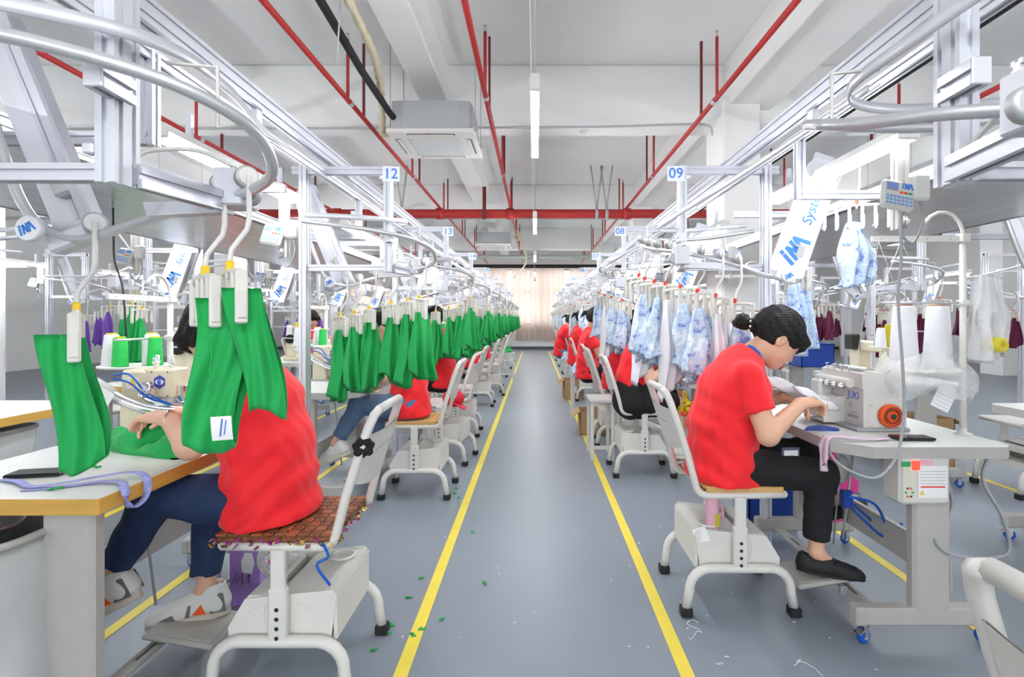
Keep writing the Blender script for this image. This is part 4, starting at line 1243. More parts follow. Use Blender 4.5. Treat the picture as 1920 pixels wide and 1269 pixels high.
def person(P, res=.011, fine=True, pants=BLACKC, skirt=False, shoe='flat', hairstyle='bun', seed=1):
    """P: joints of a figure facing +x; returns a kit of body, clothes, hair and shoes"""
    k = Kit()
    J = {n: np.array(v, float) for n, v in P.items() if n not in ('pitch', 'hands')}
    Y = (0, 1, 0)
    pit = R(P['pitch']); F = np.array((math.cos(pit), 0, -math.sin(pit))); U = np.array((math.sin(pit), 0, math.cos(pit))); S = np.array(Y, float)
    B = np.stack([F, S, U])
    hc = J['head']
    hs = 1.10
    H = lambda f, s_, u: hc + (F * f + S * s_ + U * u) * hs
    se = lambda p, c, r: s_ell(p, c, tuple(q * hs for q in r), B)
    def head(p):
        d = se(p, H(-.012, 0, .035), (.098, .076, .090))
        d = smin(d, se(p, H(.028, 0, -.022), (.070, .063, .086)), .03)
        d = smin(d, se(p, H(.066, 0, -.084), (.026, .030, .022)), .03)
        for s_ in (-1, 1):
            d = smin(d, se(p, H(.055, s_ * .036, -.030), (.032, .026, .034)), .02)
        d = smin(d, s_cone(p, H(.088, 0, .015), H(.106, 0, -.022), .006, .0115), .016)
        for s_ in (-1, 1):
            d = smin(d, se(p, H(.097, s_ * .010, -.026), (.010, .008, .007)), .008)
        d = smin(d, se(p, H(.084, 0, .030), (.012, .045, .012)), .02)
        d = np.maximum(d, -se(p, H(.108, .034, .004), (.020, .017, .010))) if False else d
        for s_ in (-1, 1):
            d = smin(d, se(p, H(.079, s_ * .031, .004), (.010, .015, .009)), .008)
            ear = se(p, H(-.006, s_ * .076, -.008), (.019, .009, .031))
            ear = np.maximum(ear, -se(p, H(-.002, s_ * .086, -.006), (.011, .007, .019)))
            d = smin(d, ear, .006)
        d = smin(d, se(p, H(.091, 0, -.054), (.010, .021, .006)), .006)
        d = smin(d, se(p, H(.088, 0, -.064), (.010, .018, .006)), .006)
        d = smin(d, s_cone(p, J['neck'], H(-.022, 0, -.055), .054, .048), .03)
        return d
    sl0 = 0.0 if fine else .022          # the farther workers are slimmer
    tor = [('pelvis', 'waist', .138 - sl0 * .5, .128 - sl0, 1.22), ('waist', 'chest', .128 - sl0, .126 - sl0, 1.24), ('chest', 'upper', .124 - sl0, .088, 1.5)]
    def torso(p, inf, kk=.06):
        d = None
        for a, b, ra, rb, sc in tor:
            e = s_cone(p, J[a], J[b], ra + inf, rb + inf, Y, sc)
            d = e if d is None else smin(d, e, kk)
        bust = smin(s_ell(p, J['chest'] + np.array((.085, .065, -.01)), (.065, .062, .065)), s_ell(p, J['chest'] + np.array((.085, -.065, -.01)), (.065, .062, .065)), .03) - inf * .6
        return smin(d, bust, .06)
    def limb(p, a, b, ra, rb): return s_cone(p, J[a], J[b], ra, rb)
    def core(p):
        d = torso(p, -.014)
        d = smin(d, s_cone(p, J['upper'], J['neck'], .06, .052), .05)
        for s_ in 'lr':
            d = smin(d, limb(p, 'upper', 'sh_' + s_, .05, .046), .05)
            d = smin(d, limb(p, 'sh_' + s_, 'el_' + s_, .050, .046), .03)
            d = smin(d, limb(p, 'el_' + s_, 'wr_' + s_, .046, .028), .015)
            d = smin(d, limb(p, 'hip_' + s_, 'kn_' + s_, .072, .050), .04)
            d = smin(d, limb(p, 'kn_' + s_, 'an_' + s_, .049, .031), .02)
            d = smin(d, s_cone(p, J['an_' + s_], J['an_' + s_] * .5 + J['to_' + s_] * .5 - np.array((0, 0, .03)), .031, .014), .02)
        return d
    allp = [J[n] for n in J if not n.startswith('tilt')]
    lo, hi = bounds(allp, .15)
    hlo, hhi = bounds([hc], .19)
    parts = [surface(core, lo, hi, res)]
    parts.append(surface(head, hlo, hhi, .0045 if fine else .008))
    for s_, th in (('l', -1), ('r', 1)):
        d, nrm, curl = P['hands'][s_]
        seg = hand_parts(J['wr_' + s_], d, nrm, th, curl)
        def hand(p):
            o = s_cone(p, J['el_' + s_] * .25 + J['wr_' + s_] * .75, J['wr_' + s_], .033, .026)
            for i, (a, b, ra, rb) in enumerate(seg):
                o = smin(o, s_cone(p, a, b, ra, rb), .012 if i < 4 else .0035)
            return o
        a, b = bounds([q for sg in seg for q in sg[:2]] + [J['el_' + s_] * .25 + J['wr_' + s_] * .75], .035)
        parts.append(surface(hand, a, b, .0042 if fine else .008))
    body = k.add('body', npmesh(parts, 'body', SKIN), None)
    # shirt
    hem = J['pelvis'][2] - .015
    up = unit(J['waist'] - J['pelvis'])
    hp = J['pelvis'] - up * .07
    cutp = hp - up * .025 if not skirt else J['pelvis'] + up * .045
    slv = {}
    for s_ in 'lr':
        a, b = J['sh_' + s_], J['el_' + s_]
        slv[s_] = (a, b, unit(b - a), a + (b - a) * .62)
    def shirt(p):
        d = torso(p, .012, .05)
        d = smin(d, s_cone(p, J['upper'], J['neck'] - np.array((0, 0, .0)), .072, .060), .05)
        # loose hem
        d = smin(d, s_cone(p, hp, J['waist'], .172 - sl0 * .5, .136 - sl0, Y, 1.22), .04)
        for s_ in 'lr':
            a, b, dd, e = slv[s_]
            q = smin(s_cone(p, J['upper'], a, .070, .062), s_cone(p, a, b, .066, .072), .03)
            q = np.maximum(q, (p - e) @ dd)
            d = smin(d, q, .03)
        d = d + wob(p, seed, .0055, 42) * np.clip((J['chest'][2] + .12 - p[:, 2]) * 6 + .4, .25, 1.2)
        d = d + .0045 * np.sin((p @ unit((.35, .1, 1))) * 62 + 3 * np.sin(p[:, 0] * 14)) * np.clip((J['waist'][2] + .08 - p[:, 2]) * 9, 0, 1)
        d = np.maximum(d, -((p - cutp) @ up))
        ck = J['neck'] + F * .02 + np.array((.012, 0, .035))
        return np.maximum(d, -(np.linalg.norm((p - ck) * np.array((1, .85, 1)), axis=1) - .068))
    tp = [J[n] for n in ('pelvis', 'waist', 'chest', 'upper', 'neck', 'sh_l', 'sh_r')] + [slv['l'][3], slv['r'][3], hp]
    lo, hi = bounds(tp, .20)
    k.add('shirt', npmesh([surface(shirt, lo, hi, res * (.8 if fine else 1.2))], 'shirt', SHIRT), None, body)
    # trousers or skirt
    def trous(p):
        d = s_cone(p, J['pelvis'] - up * .03, J['pelvis'] + up * (.05 if skirt else .06), .158 if skirt else .132, .150 if skirt else .120, Y, 1.25)
        for s_ in 'lr':
            an = J['an_' + s_]; kn = J['kn_' + s_]
            if skirt:
                d = smin(d, s_cone(p, J['hip_' + s_], kn * .75 + J['hip_' + s_] * .25, .105, .085), .08)
            else:
                d = smin(d, s_cone(p, J['hip_' + s_], kn, .098, .071), .05)
                q = s_cone(p, kn, an, .069, .052)
                dd = unit(an - kn); e = an - dd * .055
                d = smin(d, np.maximum(q, (p - e) @ dd), .03)
        if skirt:
            hang = s_cone(p, J['pelvis'] + np.array((-.03, 0, -.085)), J['pelvis'] + np.array((.20, 0, -.085)), .10, .095, Y, 1.65)
            d = smin(d, hang, .08)
            d = d + .004 * np.sin(p[:, 0] * 55 + p[:, 1] * 25)
            return d
        return d + wob(p, seed + 5, .005, 38)
    lp = [J[n] for n in ('pelvis', 'hip_l', 'hip_r', 'kn_l', 'kn_r')] + ([] if skirt else [J['an_l'], J['an_r']])
    lo, hi = bounds(lp, .19)
    k.add('skirt' if skirt else 'trousers', npmesh([surface(trous, lo, hi, res)], 'trousers', pants), None, body)
    # hair
    def hair(p):
        d = se(p, H(-.016, 0, .038), (.114, .088, .106))
        cut = se(p, H(.112, 0, -.058), (.088, .10, .105))
        d = np.maximum(d, -cut)
        d = np.maximum(d, -se(p, H(.012, .095, -.03), (.036, .04, .050)))
        d = np.maximum(d, -se(p, H(.012, -.095, -.03), (.036, .04, .050)))
        d = np.maximum(d, -((p - H(0, 0, -.052)) @ U))
        # fringe falling forward
        d = smin(d, se(p, H(.082, 0, .062), (.036, .066, .030)), .025)
        d = smin(d, se(p, H(.096, 0, .035), (.016, .055, .026)), .015)
        if hairstyle == 'bun':
            d = smin(d, s_cone(p, H(-.085, 0, .0), H(-.125, 0, -.035), .045, .026), .02)
            d = smin(d, se(p, H(-.158, 0, -.048), (.034, .040, .036)) + wob(p, 3, .006, 90), .008)
        elif hairstyle == 'pony':
            d = smin(d, s_cone(p, H(-.10, 0, .04), H(-.15, .0, .03), .030, .022), .02)
            d = smin(d, s_cone(p, H(-.15, 0, .03), H(-.175, 0, -.045), .026, .008), .012)
        else:
            d = smin(d, s_cone(p, H(-.06, 0, .0), J['neck'] + np.array((-.07, 0, -.02)), .072, .045, Y, 1.25), .04)
        dq = p - hc
        return d + .0022 * np.sin((dq @ S) * 170 + 2 * np.sin((dq @ F) * 22)) + .0018 * np.sin((dq @ U) * 150 + (dq @ F) * 40)
    hi_pts = [H(.12, 0, .05), H(-.22, 0, .05), H(0, .09, .15), H(0, -.09, -.07), J['neck'] + np.array((-.08, 0, -.05))]
    lo, hi = bounds(hi_pts, .06)
    hr = k.add('hair', npmesh([surface(hair, lo, hi, .0055 if fine else .009)], 'hair', HAIR), None, body)
    if fine:
        mb = MB()
        for s_ in (-1, 1):
            k.add('eye', MB().sphere(H(.0875, s_ * .031, .000), 1, 8, 6, (.005, .010, .003)), HAIR, body)
            k.add('eyebrow', MB().tube([H(.094, s_ * .016, .021), H(.094, s_ * .032, .026), H(.084, s_ * .047, .021)], .0026, 5), HAIR, body)
        k.add('lips', MB().tube([H(.092, -.019, -.060), H(.1005, -.007, -.057), H(.1005, .007, -.057), H(.092, .019, -.060)], .0042, 6), LIPM, body)
        if hairstyle == 'bun':
            for i in range(9):
                a = 2 * PI * i / 9
                k.add('hair_bead', MB().sphere(H(-.133 + .022 * math.sin(a), .030 * math.cos(a), -.036 - .024 * math.sin(a)), .006, 8, 6), mat('pearl', (.85, .78, .66), .2), hr)
    # shoes
    for s_ in 'lr':
        an, to = J['an_' + s_], J['to_' + s_]
        d = to - an; hz = d.copy(); ln = np.linalg.norm(d)
        # foot frame
        f = unit(d * np.array((1, 1, 0)))
        sl = J.get('tilt_' + s_, np.array((0, 0, 0)))[2]
        f = unit(f + np.array((0, 0, sl))); sd = np.cross((0, 0, 1), f); sd = unit(sd); u = np.cross(f, sd)
        Bf = np.stack([f, sd, u])
        c = an - u * .055
        base = c - u * .035
        def shoe_up(p):
            q = (p - base) @ Bf.T
            d0 = s_cone(q, (-.035, 0, .032), (.15, 0, .018), .040, .034, (0, 1, 0), 1.0)
            d0 = smin(d0, s_ell(q, (.155, 0, .016), (.055, .040, .030)), .02)
            d0 = smin(d0, s_cone(q, (-.035, 0, .03), (-.025, 0, .075), .036, .038), .02) if shoe != 'flat' else smin(d0, s_cone(q, (-.045, 0, .03), (-.045, 0, .058), .030, .030), .02)
            if shoe != 'flat':
                d0 = smin(d0, s_cone(q, (.0, 0, .065), (.11, 0, .038), .036, .030), .02)
                d0 = smin(d0, s_cone(q, (-.04, 0, .03), (-.035, 0, .085), .040, .036), .02)
            else:
                d0 = smin(d0, s_cone(q, (.045, 0, .050), (.12, 0, .030), .028, .028), .02)
            d0 = np.maximum(d0, -(q[:, 2] - .002))
            op = s_ell(q, (-.018, 0, .125), (.050, .031, .055)) if shoe != 'flat' else s_ell(q, (-.012, 0, .095), (.052, .030, .045))
            return np.maximum(d0, -op)
        def sole(p):
            q = (p - base) @ Bf.T
            w = .037 + .008 * np.sin(np.clip((q[:, 0] + .07) / .27, 0, 1) * PI) - .004
            th = .034 if shoe != 'flat' else .012
            d0 = np.maximum(np.abs(q[:, 1]) - w * np.sqrt(np.clip(1 - ((q[:, 0] - .068) / .146) ** 4, 0, 1)), np.abs(q[:, 0] - .068) - .143)
            return np.maximum(d0, np.abs(q[:, 2] - (.004 - th / 2 + .006)) - th / 2)
        bl, bh = bounds([base - f * .10, base + f * .24, base + u * .13, base - u * .05, base + sd * .06, base - sd * .06], .02)
        hh = .0055 if fine else .010
        if shoe == 'flat':
            si = k.add('shoe', npmesh([surface(shoe_up, bl, bh, hh), surface(sole, bl, bh, hh)], 'shoe', mat('black_suede', (.012, .012, .013), .7)), None, body)
        else:
            si = k.add('shoe', npmesh([surface(shoe_up, bl, bh, hh)], 'shoe', SHOEW), None, body)
            k.add('sole', npmesh([surface(sole, bl, bh, hh)], 'sole', SOLE), None, body)
            FM = Matrix([list(f), list(sd), list(u)]).transposed().to_4x4(); FM.translation = Vector(base)
            if shoe == 'trainer' and fine:
                for s2 in (-1, 1):
                    k.add('heel_panel', MB().prism([(-.068, .0), (-.01, .004), (-.03, .045), (-.05, .075), (-.066, .07)], s2 * .0385 - .002, s2 * .0385 + .002).xform(FM), SHOEG, body)
                    k.add('orange_panel', MB().prism([(.0, .006), (.045, .016), (.012, .048)], s2 * .0385 - .002, s2 * .0385 + .002).xform(FM), ORANGE, body)
                    k.add('toe_panel', MB().prism([(.10, .006), (.17, .006), (.15, .026), (.11, .034)], s2 * .0405 - .002, s2 * .0405 + .002).xform(FM), SHOEG, body)
                    k.add('stripe', MB().prism([(.055, .012), (.07, .014), (.055, .055), (.045, .052)], s2 * .039 - .002, s2 * .039 + .002).xform(FM), SHOEG, body)
                for j in range(3):
                    k.add('lace', MB().tube([(.055 + j * .022, -.024, .060 - j * .007), (.062 + j * .022, 0, .071 - j * .008), (.055 + j * .022, .024, .060 - j * .007)], .003, 5).xform(FM), PAPER, body)
        if shoe == 'flat' and fine:
            FM = Matrix([list(f), list(sd), list(u)]).transposed().to_4x4(); FM.translation = Vector(base)
            k.add('lace', MB().tube([(.075, 0, .058), (.082, .018, .066), (.07, .03, .06), (.075, 0, .058), (.085, -.018, .066), (.07, -.03, .06), (.076, 0, .058)], .0028, 5).xform(FM), BLACKC, body)
    return k

DOWN = (0, 0, -1)
POSE_A = dict(pelvis=(.035, 0, .655), waist=(.035, 0, .80), chest=(.075, 0, .965), upper=(.115, 0, 1.075), neck=(.155, 0, 1.125), head=(.287, 0, 1.205), pitch=44,
              sh_r=(.085, -.165, 1.045), el_r=(.145, -.245, .805), wr_r=(.335, -.145, .925), sh_l=(.12, .165, 1.06), el_l=(.20, .26, .84), wr_l=(.37, .10, .915),
              hip_r=(.04, -.085, .625), kn_r=(.435, -.12, .60), an_r=(.41, -.13, .258), to_r=(.57, -.16, .205), hip_l=(.04, .085, .625), kn_l=(.50, .16, .63), an_l=(.68, .22, .375), to_l=(.80, .26, .38),
              hands=dict(r=((1, .25, .10), (.1, .3, -1), .75), l=((.8, -.5, -.25), (.0, -.4, -1), .6)))
POSE_A['tilt_r'] = (0, 0, -.10); POSE_A['tilt_l'] = (0, 0, .18)
POSE_B = dict(pelvis=(.03, 0, .665), waist=(.035, 0, .82), chest=(.075, 0, .985), upper=(.115, 0, 1.09), neck=(.15, 0, 1.14), head=(.225, 0, 1.235), pitch=42,
              sh_l=(.10, .165, 1.06), el_l=(.165, .265, .885), wr_l=(.275, .205, .96), sh_r=(.13, -.165, 1.07), el_r=(.24, -.25, .87), wr_r=(.42, -.06, .93),
              hip_l=(.03, .085, .64), kn_l=(.37, .13, .675), an_l=(.545, .13, .385), to_l=(.62, .14, .30), hip_r=(.03, -.085, .64), kn_r=(.30, -.09, .59), an_r=(.315, -.06, .25), to_r=(.43, -.02, .19),
              hands=dict(l=((1, -.15, .12), (.2, -.2, -1), .55), r=((.9, .4, -.1), (0, 0, -1), .6)))
POSE_B['tilt_l'] = (0, 0, -.45); POSE_B['tilt_r'] = (0, 0, -.12)
POSE_C = dict(POSE_A, pelvis=(.03, 0, .66), waist=(.02, 0, .82), chest=(.04, 0, .99), upper=(.06, 0, 1.10), neck=(.08, 0, 1.16), head=(.135, 0, 1.29), pitch=22,
              sh_r=(.05, -.165, 1.08), el_r=(.16, -.25, .86), wr_r=(.37, -.20, 1.04), sh_l=(.06, .165, 1.08), el_l=(.19, .24, .86), wr_l=(.38, .14, 1.0), kn_l=(.44, .12, .60), an_l=(.42, .13, .285), to_l=(.58, .15, .235))

# ================================================================== assembly
SIDE = {'L': 'left', 'R': 'right'}
NST = 10
NUM = ['zero', 'one', 'two', 'three', 'four', 'five', 'six', 'seven', 'eight', 'nine', 'ten', 'eleven', 'twelve', 'thirteen', 'fourteen', 'fifteen', 'sixteen', 'seventeen', 'eighteen', 'nineteen', 'twenty']
FIRST = ['first'] + ORD[1:]
SIGNL = [str(11 + k) for k in range(NST)]
SIGNR = ['%02d' % (10 - k) for k in range(NST)]

def long_rail(x, label):
    k = Kit()
    k.add('upper_profile', MB().profile((x, -1.5, 2.275), (x, 21.4, 2.275), .05, .085), ALU)
    k.add('lower_profile', MB().profile((x, -1.5, 2.15), (x, 21.4, 2.15), .03, .04), ALUL)
    for i in range(11):
        k.add('rail_tie', MB().box((x, .35 + i * PITCH, 2.205), (.025, .05, .10), bev=.003), ALUL)
    k.place('overhead_rail', label, 'rail', group='overhead conveyor rails')
long_rail(-1.24, 'long aluminium conveyor rail above the left row of workers')
long_rail(1.24, 'long aluminium conveyor rail above the right row of workers')
long_rail(-3.36, 'long aluminium conveyor rail over the second row on the left')
long_rail(3.36, 'long aluminium conveyor rail over the second row on the right')
for s, sd in ((-1, 'left'), (1, 'right')):
    a, b = sorted((s * 1.72, s * 2.85))
    k = Kit()
    for i in range(9):
        y = -.6 + i * 2.4
        k.add('sheet', MB().bx(a, b, y, y + 2.392, 1.90, 1.904), BRUSH)
        k.add('cross_rib', MB().profile((a, y, 1.935), (b, y, 1.935), .04, .04), ALU)
    for x in (a, b):
        k.add('side_rail', MB().profile((x, -1.5, 1.93), (x, 21.0, 1.93), .04, .06), ALU)
    k.place('steel_tray', 'brushed steel sheet tray hung above the walkway behind the %s tables' % sd, 'tray')
one('black_pipe', MB().cyl((3.3, -1.5, 3.5), (3.3, 21, 3.5), .045, n=8), RUBBER, 'black pipe high up along the right side of the hall', 'pipe')

def sign(x, y, txt, where):
    k = Kit()
    k.add('plate', MB().box((0, 0, 0), (.098, .004, .088), bev=.0015), SIGNW)
    k.add('number', put_text(MB(), txt, .085, (0, -.0026, 0)), SIGNB)
    k.place('number_sign', 'white station sign with blue number %s %s' % (NUM[int(txt)], where), 'sign', (x, y, 2.14), 0, 'station number signs')

def station(side, k, row=1, dx=0.0, gar=None, nh=0, flat=False, hang=None, garm=None, extra_flat=False):
    """overhead frame, lamp, terminal and sign of one station"""
    L = side == 'L'
    y0 = (YL0 if L else YR0) + PITCH * k
    s = -1 if L else 1
    txt = (SIGNL if L else SIGNR)[k]; no = NUM[int(txt)]
    wr = 'on the %s of the aisle' % SIDE[side] if row == 1 else ('in the second row on the %s' % ('right' if dx > 0 else 'left') if row == 2 else 'in the third row on the %s' % ('right' if dx > 0 else 'left'))
    far = flat or k >= 5
    kit = FRAME_L if L else FRAME_R
    kit.place('conveyor_frame', ('aluminium conveyor frame with loop rail, %s along %s' % (ORD[k], wr)) if row > 1 else 'aluminium conveyor frame with looped rail at station %s %s' % (no, wr), 'conveyor', (dx, y0, 0), 0, 'conveyor frames', flat=far)
    LAMP.place('tube_lamp', ('lit twin tube lamp over the tables, %s along %s' % (ORD[k], wr)), 'lamp', (s * 1.47 + dx, y0 + (1.57 if L else 1.60), 2.03), 0, 'work lamps over the tables', flat=far)
    if row == 1:
        sign(s * (.835 if L else .815) + (-s * .0), y0 - .037, txt, 'on the ' + SIDE[side])
    ty = y0 + (2.03 if L else 1.06)
    TERM.place('keypad_terminal', ('white keypad terminal on a hanging post, %s along %s' % (ORD[k], wr)), 'terminal', (s * 1.47 + dx, ty, 2.04 - .02), 0 if not L else 0, 'keypad terminals', flat=far or k >= 3)
    # hangers along the low branch
    loop = LOOP_L if L else LOOP_R
    hk = hang or (HANG_Y if L else HANG_R)
    for i in range(nh):
        if L: t = (.425 + .30 * (i + .5) / nh) if k == 1 else (.30 + .36 * (i + .5) / nh)
        else: t = .40 + .36 * (i + .5) / nh
        p, a = loop_at(loop, y0, t)
        if math.cos(a) < 0: a += PI
        a = max(-1.2, min(1.2, (a + PI) % (2 * PI) - PI)) * .7 + random.uniform(-.12, .12)
        if row == 1: a = .72 + random.uniform(-.15, .15)
        p.x += dx
        lab_h = ('%s white clip hanger from the aisle at station %s, %s' % (FIRST[i], no, 'yellow sleeve' if L else 'red sleeve')) if row == 1 else '%s clip hanger of the %s frame %s' % (FIRST[i], ORD[k], wr)
        hk.place('garment_hanger', lab_h, 'hanger', p, a, 'clip hangers on the conveyor', flat=far or k >= 2)
        if garm:
            me = garm(i)
            o = link('hanging_garment', me)
            M = Matrix.Rotation(a, 3, 'Z')
            if row == 1 and k >= 3 and not L: o.scale = (.85, .85, .8)
            o.location = p + M @ Vector((-.038, -.035, -.297)); o.rotation_euler = (0, 0, a + random.uniform(-.25, .25))
            nm = {GREEN: 'bright green knit garment', FLORAL: 'blue floral garment', WCLOTH: 'long white garment', PURP: 'purple garment', WINE: 'burgundy garment'}[me.materials[0]]
            tag(o, ('%s, %s from the aisle at station %s' % (nm, FIRST[i], no)) if row == 1 else '%s, %s of the %s frame %s' % (nm, FIRST[i], ORD[k], wr), 'garment', 'garments on the conveyor hangers')

gg = lambda i: G_GREEN[(i * 3 + 1) % 4]
def gf(i): return G_WHITE[i % 3] if i % 3 == 1 else G_FLOR[(i * 3) % 4]
for k in range(NST):
    station('L', k, nh={0: 0, 1: 6}.get(k, 7), garm=gg)
for k in range(NST):
    station('R', k, nh={0: 0, 1: 8, 2: 6, 3: 4}.get(k, 5), garm=gf)
for k in range(0, 7):
    station('R', k, 2, -4.6, nh=6 if k else 3, flat=True, hang=HANG_Y, garm=(lambda i: G_GREEN[i % 4]) if k in (2, 3) else (lambda i: G_PURP[i % 2]))
for k in range(0, 7):
    station('L', k, 2, 4.6, nh=7, flat=True, hang=HANG_R, garm=lambda i: G_WINE[i % 2])
for k in range(1, 7):
    station('L', k, 3, -5.2, nh=4, flat=True, garm=lambda i: G_PURP[i % 2])
    station('R', k, 3, 5.2, nh=4, flat=True, garm=lambda i: G_WINE[i % 2])

# ------------------------------------------------------------------ tables, machines, chairs
def wr1(side): return '%s of the aisle' % SIDE[side]
ry = [2.62 + PITCH * j for j in range(9)]; ly = [2.17 + PITCH * j for j in range(9)]
for j in range(9):
    far = j >= 4
    fl = dict(flat=far)
    TABLE_R.place('sewing_table', '%s white sewing table on grey castered frame, right of the aisle' % ORD[j], 'table', (1.56, ry[j], 0), 0, 'sewing tables', **fl)
    OVERLOCK.place('overlock_machine', '%s white overlock sewing machine with orange handwheel, right of aisle' % ORD[j], 'sewing machine', (1.555, ry[j] - .055, .797), 0, 'sewing machines', **fl)
    STAND.place('thread_stand', '%s white thread stand with pole and round tray, right of aisle' % ORD[j], 'thread stand', (1.87, ry[j] - .29, .797), 0, 'thread stands', **fl)
    for q, (x, y) in enumerate(((1.695, ry[j] - .17), (1.865, ry[j] - .15))):
        CONE_W.place('thread_cone', '%s big white thread cone on %s tray right of aisle' % (('left', 'right')[q], ORD[j]), 'thread cone', (x, y, 1.072), 0, 'white thread cones', flat=j >= 3)
    (TABLE_L if j == 0 else TABLE_W).place('sewing_table', ('white sewing table with yellow wood edge in the left foreground' if j == 0 else '%s white sewing table, left of the aisle' % ORD[j]), 'table', (-1.56, ly[j], 0), PI, 'sewing tables', **fl)
    (ARMLOCK if j < 2 else FLATBED).place('arm_sewing_machine', '%s beige sewing machine on the tables left of the aisle' % ORD[j], 'sewing machine', (-1.66 if j < 2 else -1.55, ly[j] + (.25 if j < 2 else .15), .797), PI, 'sewing machines', scale=.88 if j < 2 else 1.0, **fl)
    STANDS.place('thread_stand', '%s white thread stand, left of the aisle' % ORD[j], 'thread stand', (-1.86, ly[j] + .55, .797), PI / 2, 'thread stands', **fl)
    tx, ty = -1.94, ly[j] + .43
    for q, (x, y, kk, cc) in enumerate(((-.10, -.03, CONE_S, 'white'), (-.02, -.08, CONE_G, 'green'), (.03, .06, CONE_S, 'white'), (.11, -.03, CONE_G, 'green'))):
        kk.place('thread_cone', '%s thread cone, %s from the wall, on %s tray left of aisle' % (cc, FIRST[q], ORD[j]), 'thread cone', (tx + x, ty + y, 1.072), 0, 'small thread cones', flat=j >= 3)
chy = {'R': [2.54 + PITCH * j for j in range(8)], 'L': [2.01 + PITCH * j for j in range(8)]}
CHAIR.place('work_chair', 'white metal chair whose back corner shows at the bottom right edge', 'chair', (.90, .54, 0), 0, 'white metal work chairs')
for sd in 'RL':
    for j, y in enumerate(chy[sd]):
        CHAIR.place('work_chair', '%s white metal work chair with arched feet, %s' % (ORD[j], wr1(sd)), 'chair', ((.90 if sd == 'R' else -.87), y, 0), 0 if sd == 'R' else PI, 'white metal work chairs', flat=j >= 4)
# extra empty chairs seen along the left edge of the aisle
CHAIR.place('work_chair', 'empty white chair turned to the aisle behind second left worker', 'chair', (-.83, 4.95, 0), PI - .12, 'white metal work chairs')
CHAIR.place('work_chair', 'white chair of the third right worker in jeans', 'chair', (.87, 5.62, 0), 0, 'white metal work chairs')
CHAIR.place('work_chair', 'empty white chair by the far end of the left row', 'chair', (-.80, 9.2, 0), PI + .15, 'white metal work chairs', flat=True)
BAMBC.place('seat_cushion', 'bamboo slat cushion under the nearest worker on the right', 'cushion', (.925, 2.54, .536), 0)
BEADC.place('seat_cushion', 'brown tiled cushion with sequin fringe under the nearest left worker', 'cushion', (-.89, 2.01, .537), PI)
BAMBC.place('seat_cushion', 'bamboo cushion with beaded rim under the second left worker', 'cushion', (-.885, chy['L'][1], .536), PI)

for k in range(7):       # the second and third rows, seen between the front ones
    for dx, lab in ((-4.6, 'second row on the left'), (4.6, 'second row on the right')):
        L = dx > 0
        y = (ly if L else ry)[k] + (.45 if L else 0)
        x = -1.56 if L else 1.56
        (TABLE_W if not (dx < 0 and k < 2) else TABLE_L).place('sewing_table', '%s sewing table in the %s' % (ORD[k], lab), 'table', (x + dx, y, 0), PI if L else 0, 'sewing tables', flat=True)
        (FLATBED).place('flatbed_machine', '%s beige sewing machine in the %s' % (ORD[k], lab), 'sewing machine', (x + dx - (.05 if L else -.05), y + .05, .797), PI if L else 0, 'sewing machines', flat=True)
        STANDS.place('thread_stand', '%s thread stand in the %s' % (ORD[k], lab), 'thread stand', (x + dx + (-.10 if L else .25), y - .25, .797), 0 if not L else PI / 2, 'thread stands', flat=True)
        for q in range(3):
            (CONE_S, CONE_Y, CONE_S)[q].place('thread_cone', '%s thread cone, %s on %s tray in the %s' % (('white', 'yellow', 'white')[q], FIRST[q], ORD[k], lab), 'thread cone', (x + dx + (-.18 if L else .13) + (q - 1) * .085, y - (.37 if L else .17) + (.03 if q == 1 else 0), 1.072), 0, 'small thread cones', flat=True)
        CHAIR.place('work_chair', '%s white chair in the %s' % (ORD[k], lab), 'chair', ((-.87 if L else .90) + dx, (chy['L'] if L else chy['R'])[k], 0), PI if L else 0, 'white metal work chairs', flat=True)

# ------------------------------------------------------------------ workers
HERO_R = person(POSE_A, .010, True, BLACKC, False, 'flat', 'bun', 1)
HERO_R.place('person', 'nearest right worker, red shirt, black trousers, hair in beaded bun', 'person', (.85, 2.52, 0), 0, 'seated garment workers')
HERO_L = person(POSE_B, .010, True, DENIM, False, 'trainer', 'long', 2)
HERO_L.place('person', 'nearest left worker, red shirt, dark jeans, trainers, bent over the machine', 'person', (-.97, 2.02, 0), PI, 'seated garment workers')
A2 = person(POSE_A, .014, False, BLACKC, True, 'trainer', 'long', 3)
A3 = person(POSE_B, .014, False, JEANS, False, 'trainer', 'pony', 4)
C1 = person(POSE_C, .014, False, BLACKC, False, 'flat', 'pony', 5)
rows = [(A2, 'R', 1, 0.0, 'second right worker in red shirt and black skirt under floral garments', -.06),
        (A3, 'R', 2, -.98, 'third right worker in red shirt and jeans leaning forward', -.03),
        (C1, 'R', 2, .10, 'fourth right worker, upright, red shirt, black ponytail', -.22),
        (C1, 'R', 3, .1, 'fifth right worker, upright in a red shirt, small in the distance', -.20),
        (A3, 'R', 4, 0.0, 'sixth right worker in a red shirt, close to the yellow tape', -.36),
        (C1, 'R', 6, 0, 'seventh right worker in a red shirt, far down the row', -.1),
        (A3, 'L', 1, 0.0, 'second left worker in red shirt and blue jeans, head behind green garments', -.05),
        (C1, 'L', 2, -.3, 'third left worker in red shirt with raised forearms and black trousers', 0),
        (A3, 'L', 3, 0.0, 'fourth left worker in red shirt, mostly hidden by green garments', 0), (C1, 'L', 4, 0, 'fifth left worker in a red shirt', 0)]
for kit, sd, j, dy, lab, dx in rows:
    x, y = (.85 + dx, 2.52) if sd == 'R' else (-.97 - dx, 2.02)
    kit.place('person', lab, 'person', (x, y + PITCH * j + dy, 0), 0 if sd == 'R' else PI, 'seated garment workers', flat=j >= 4)
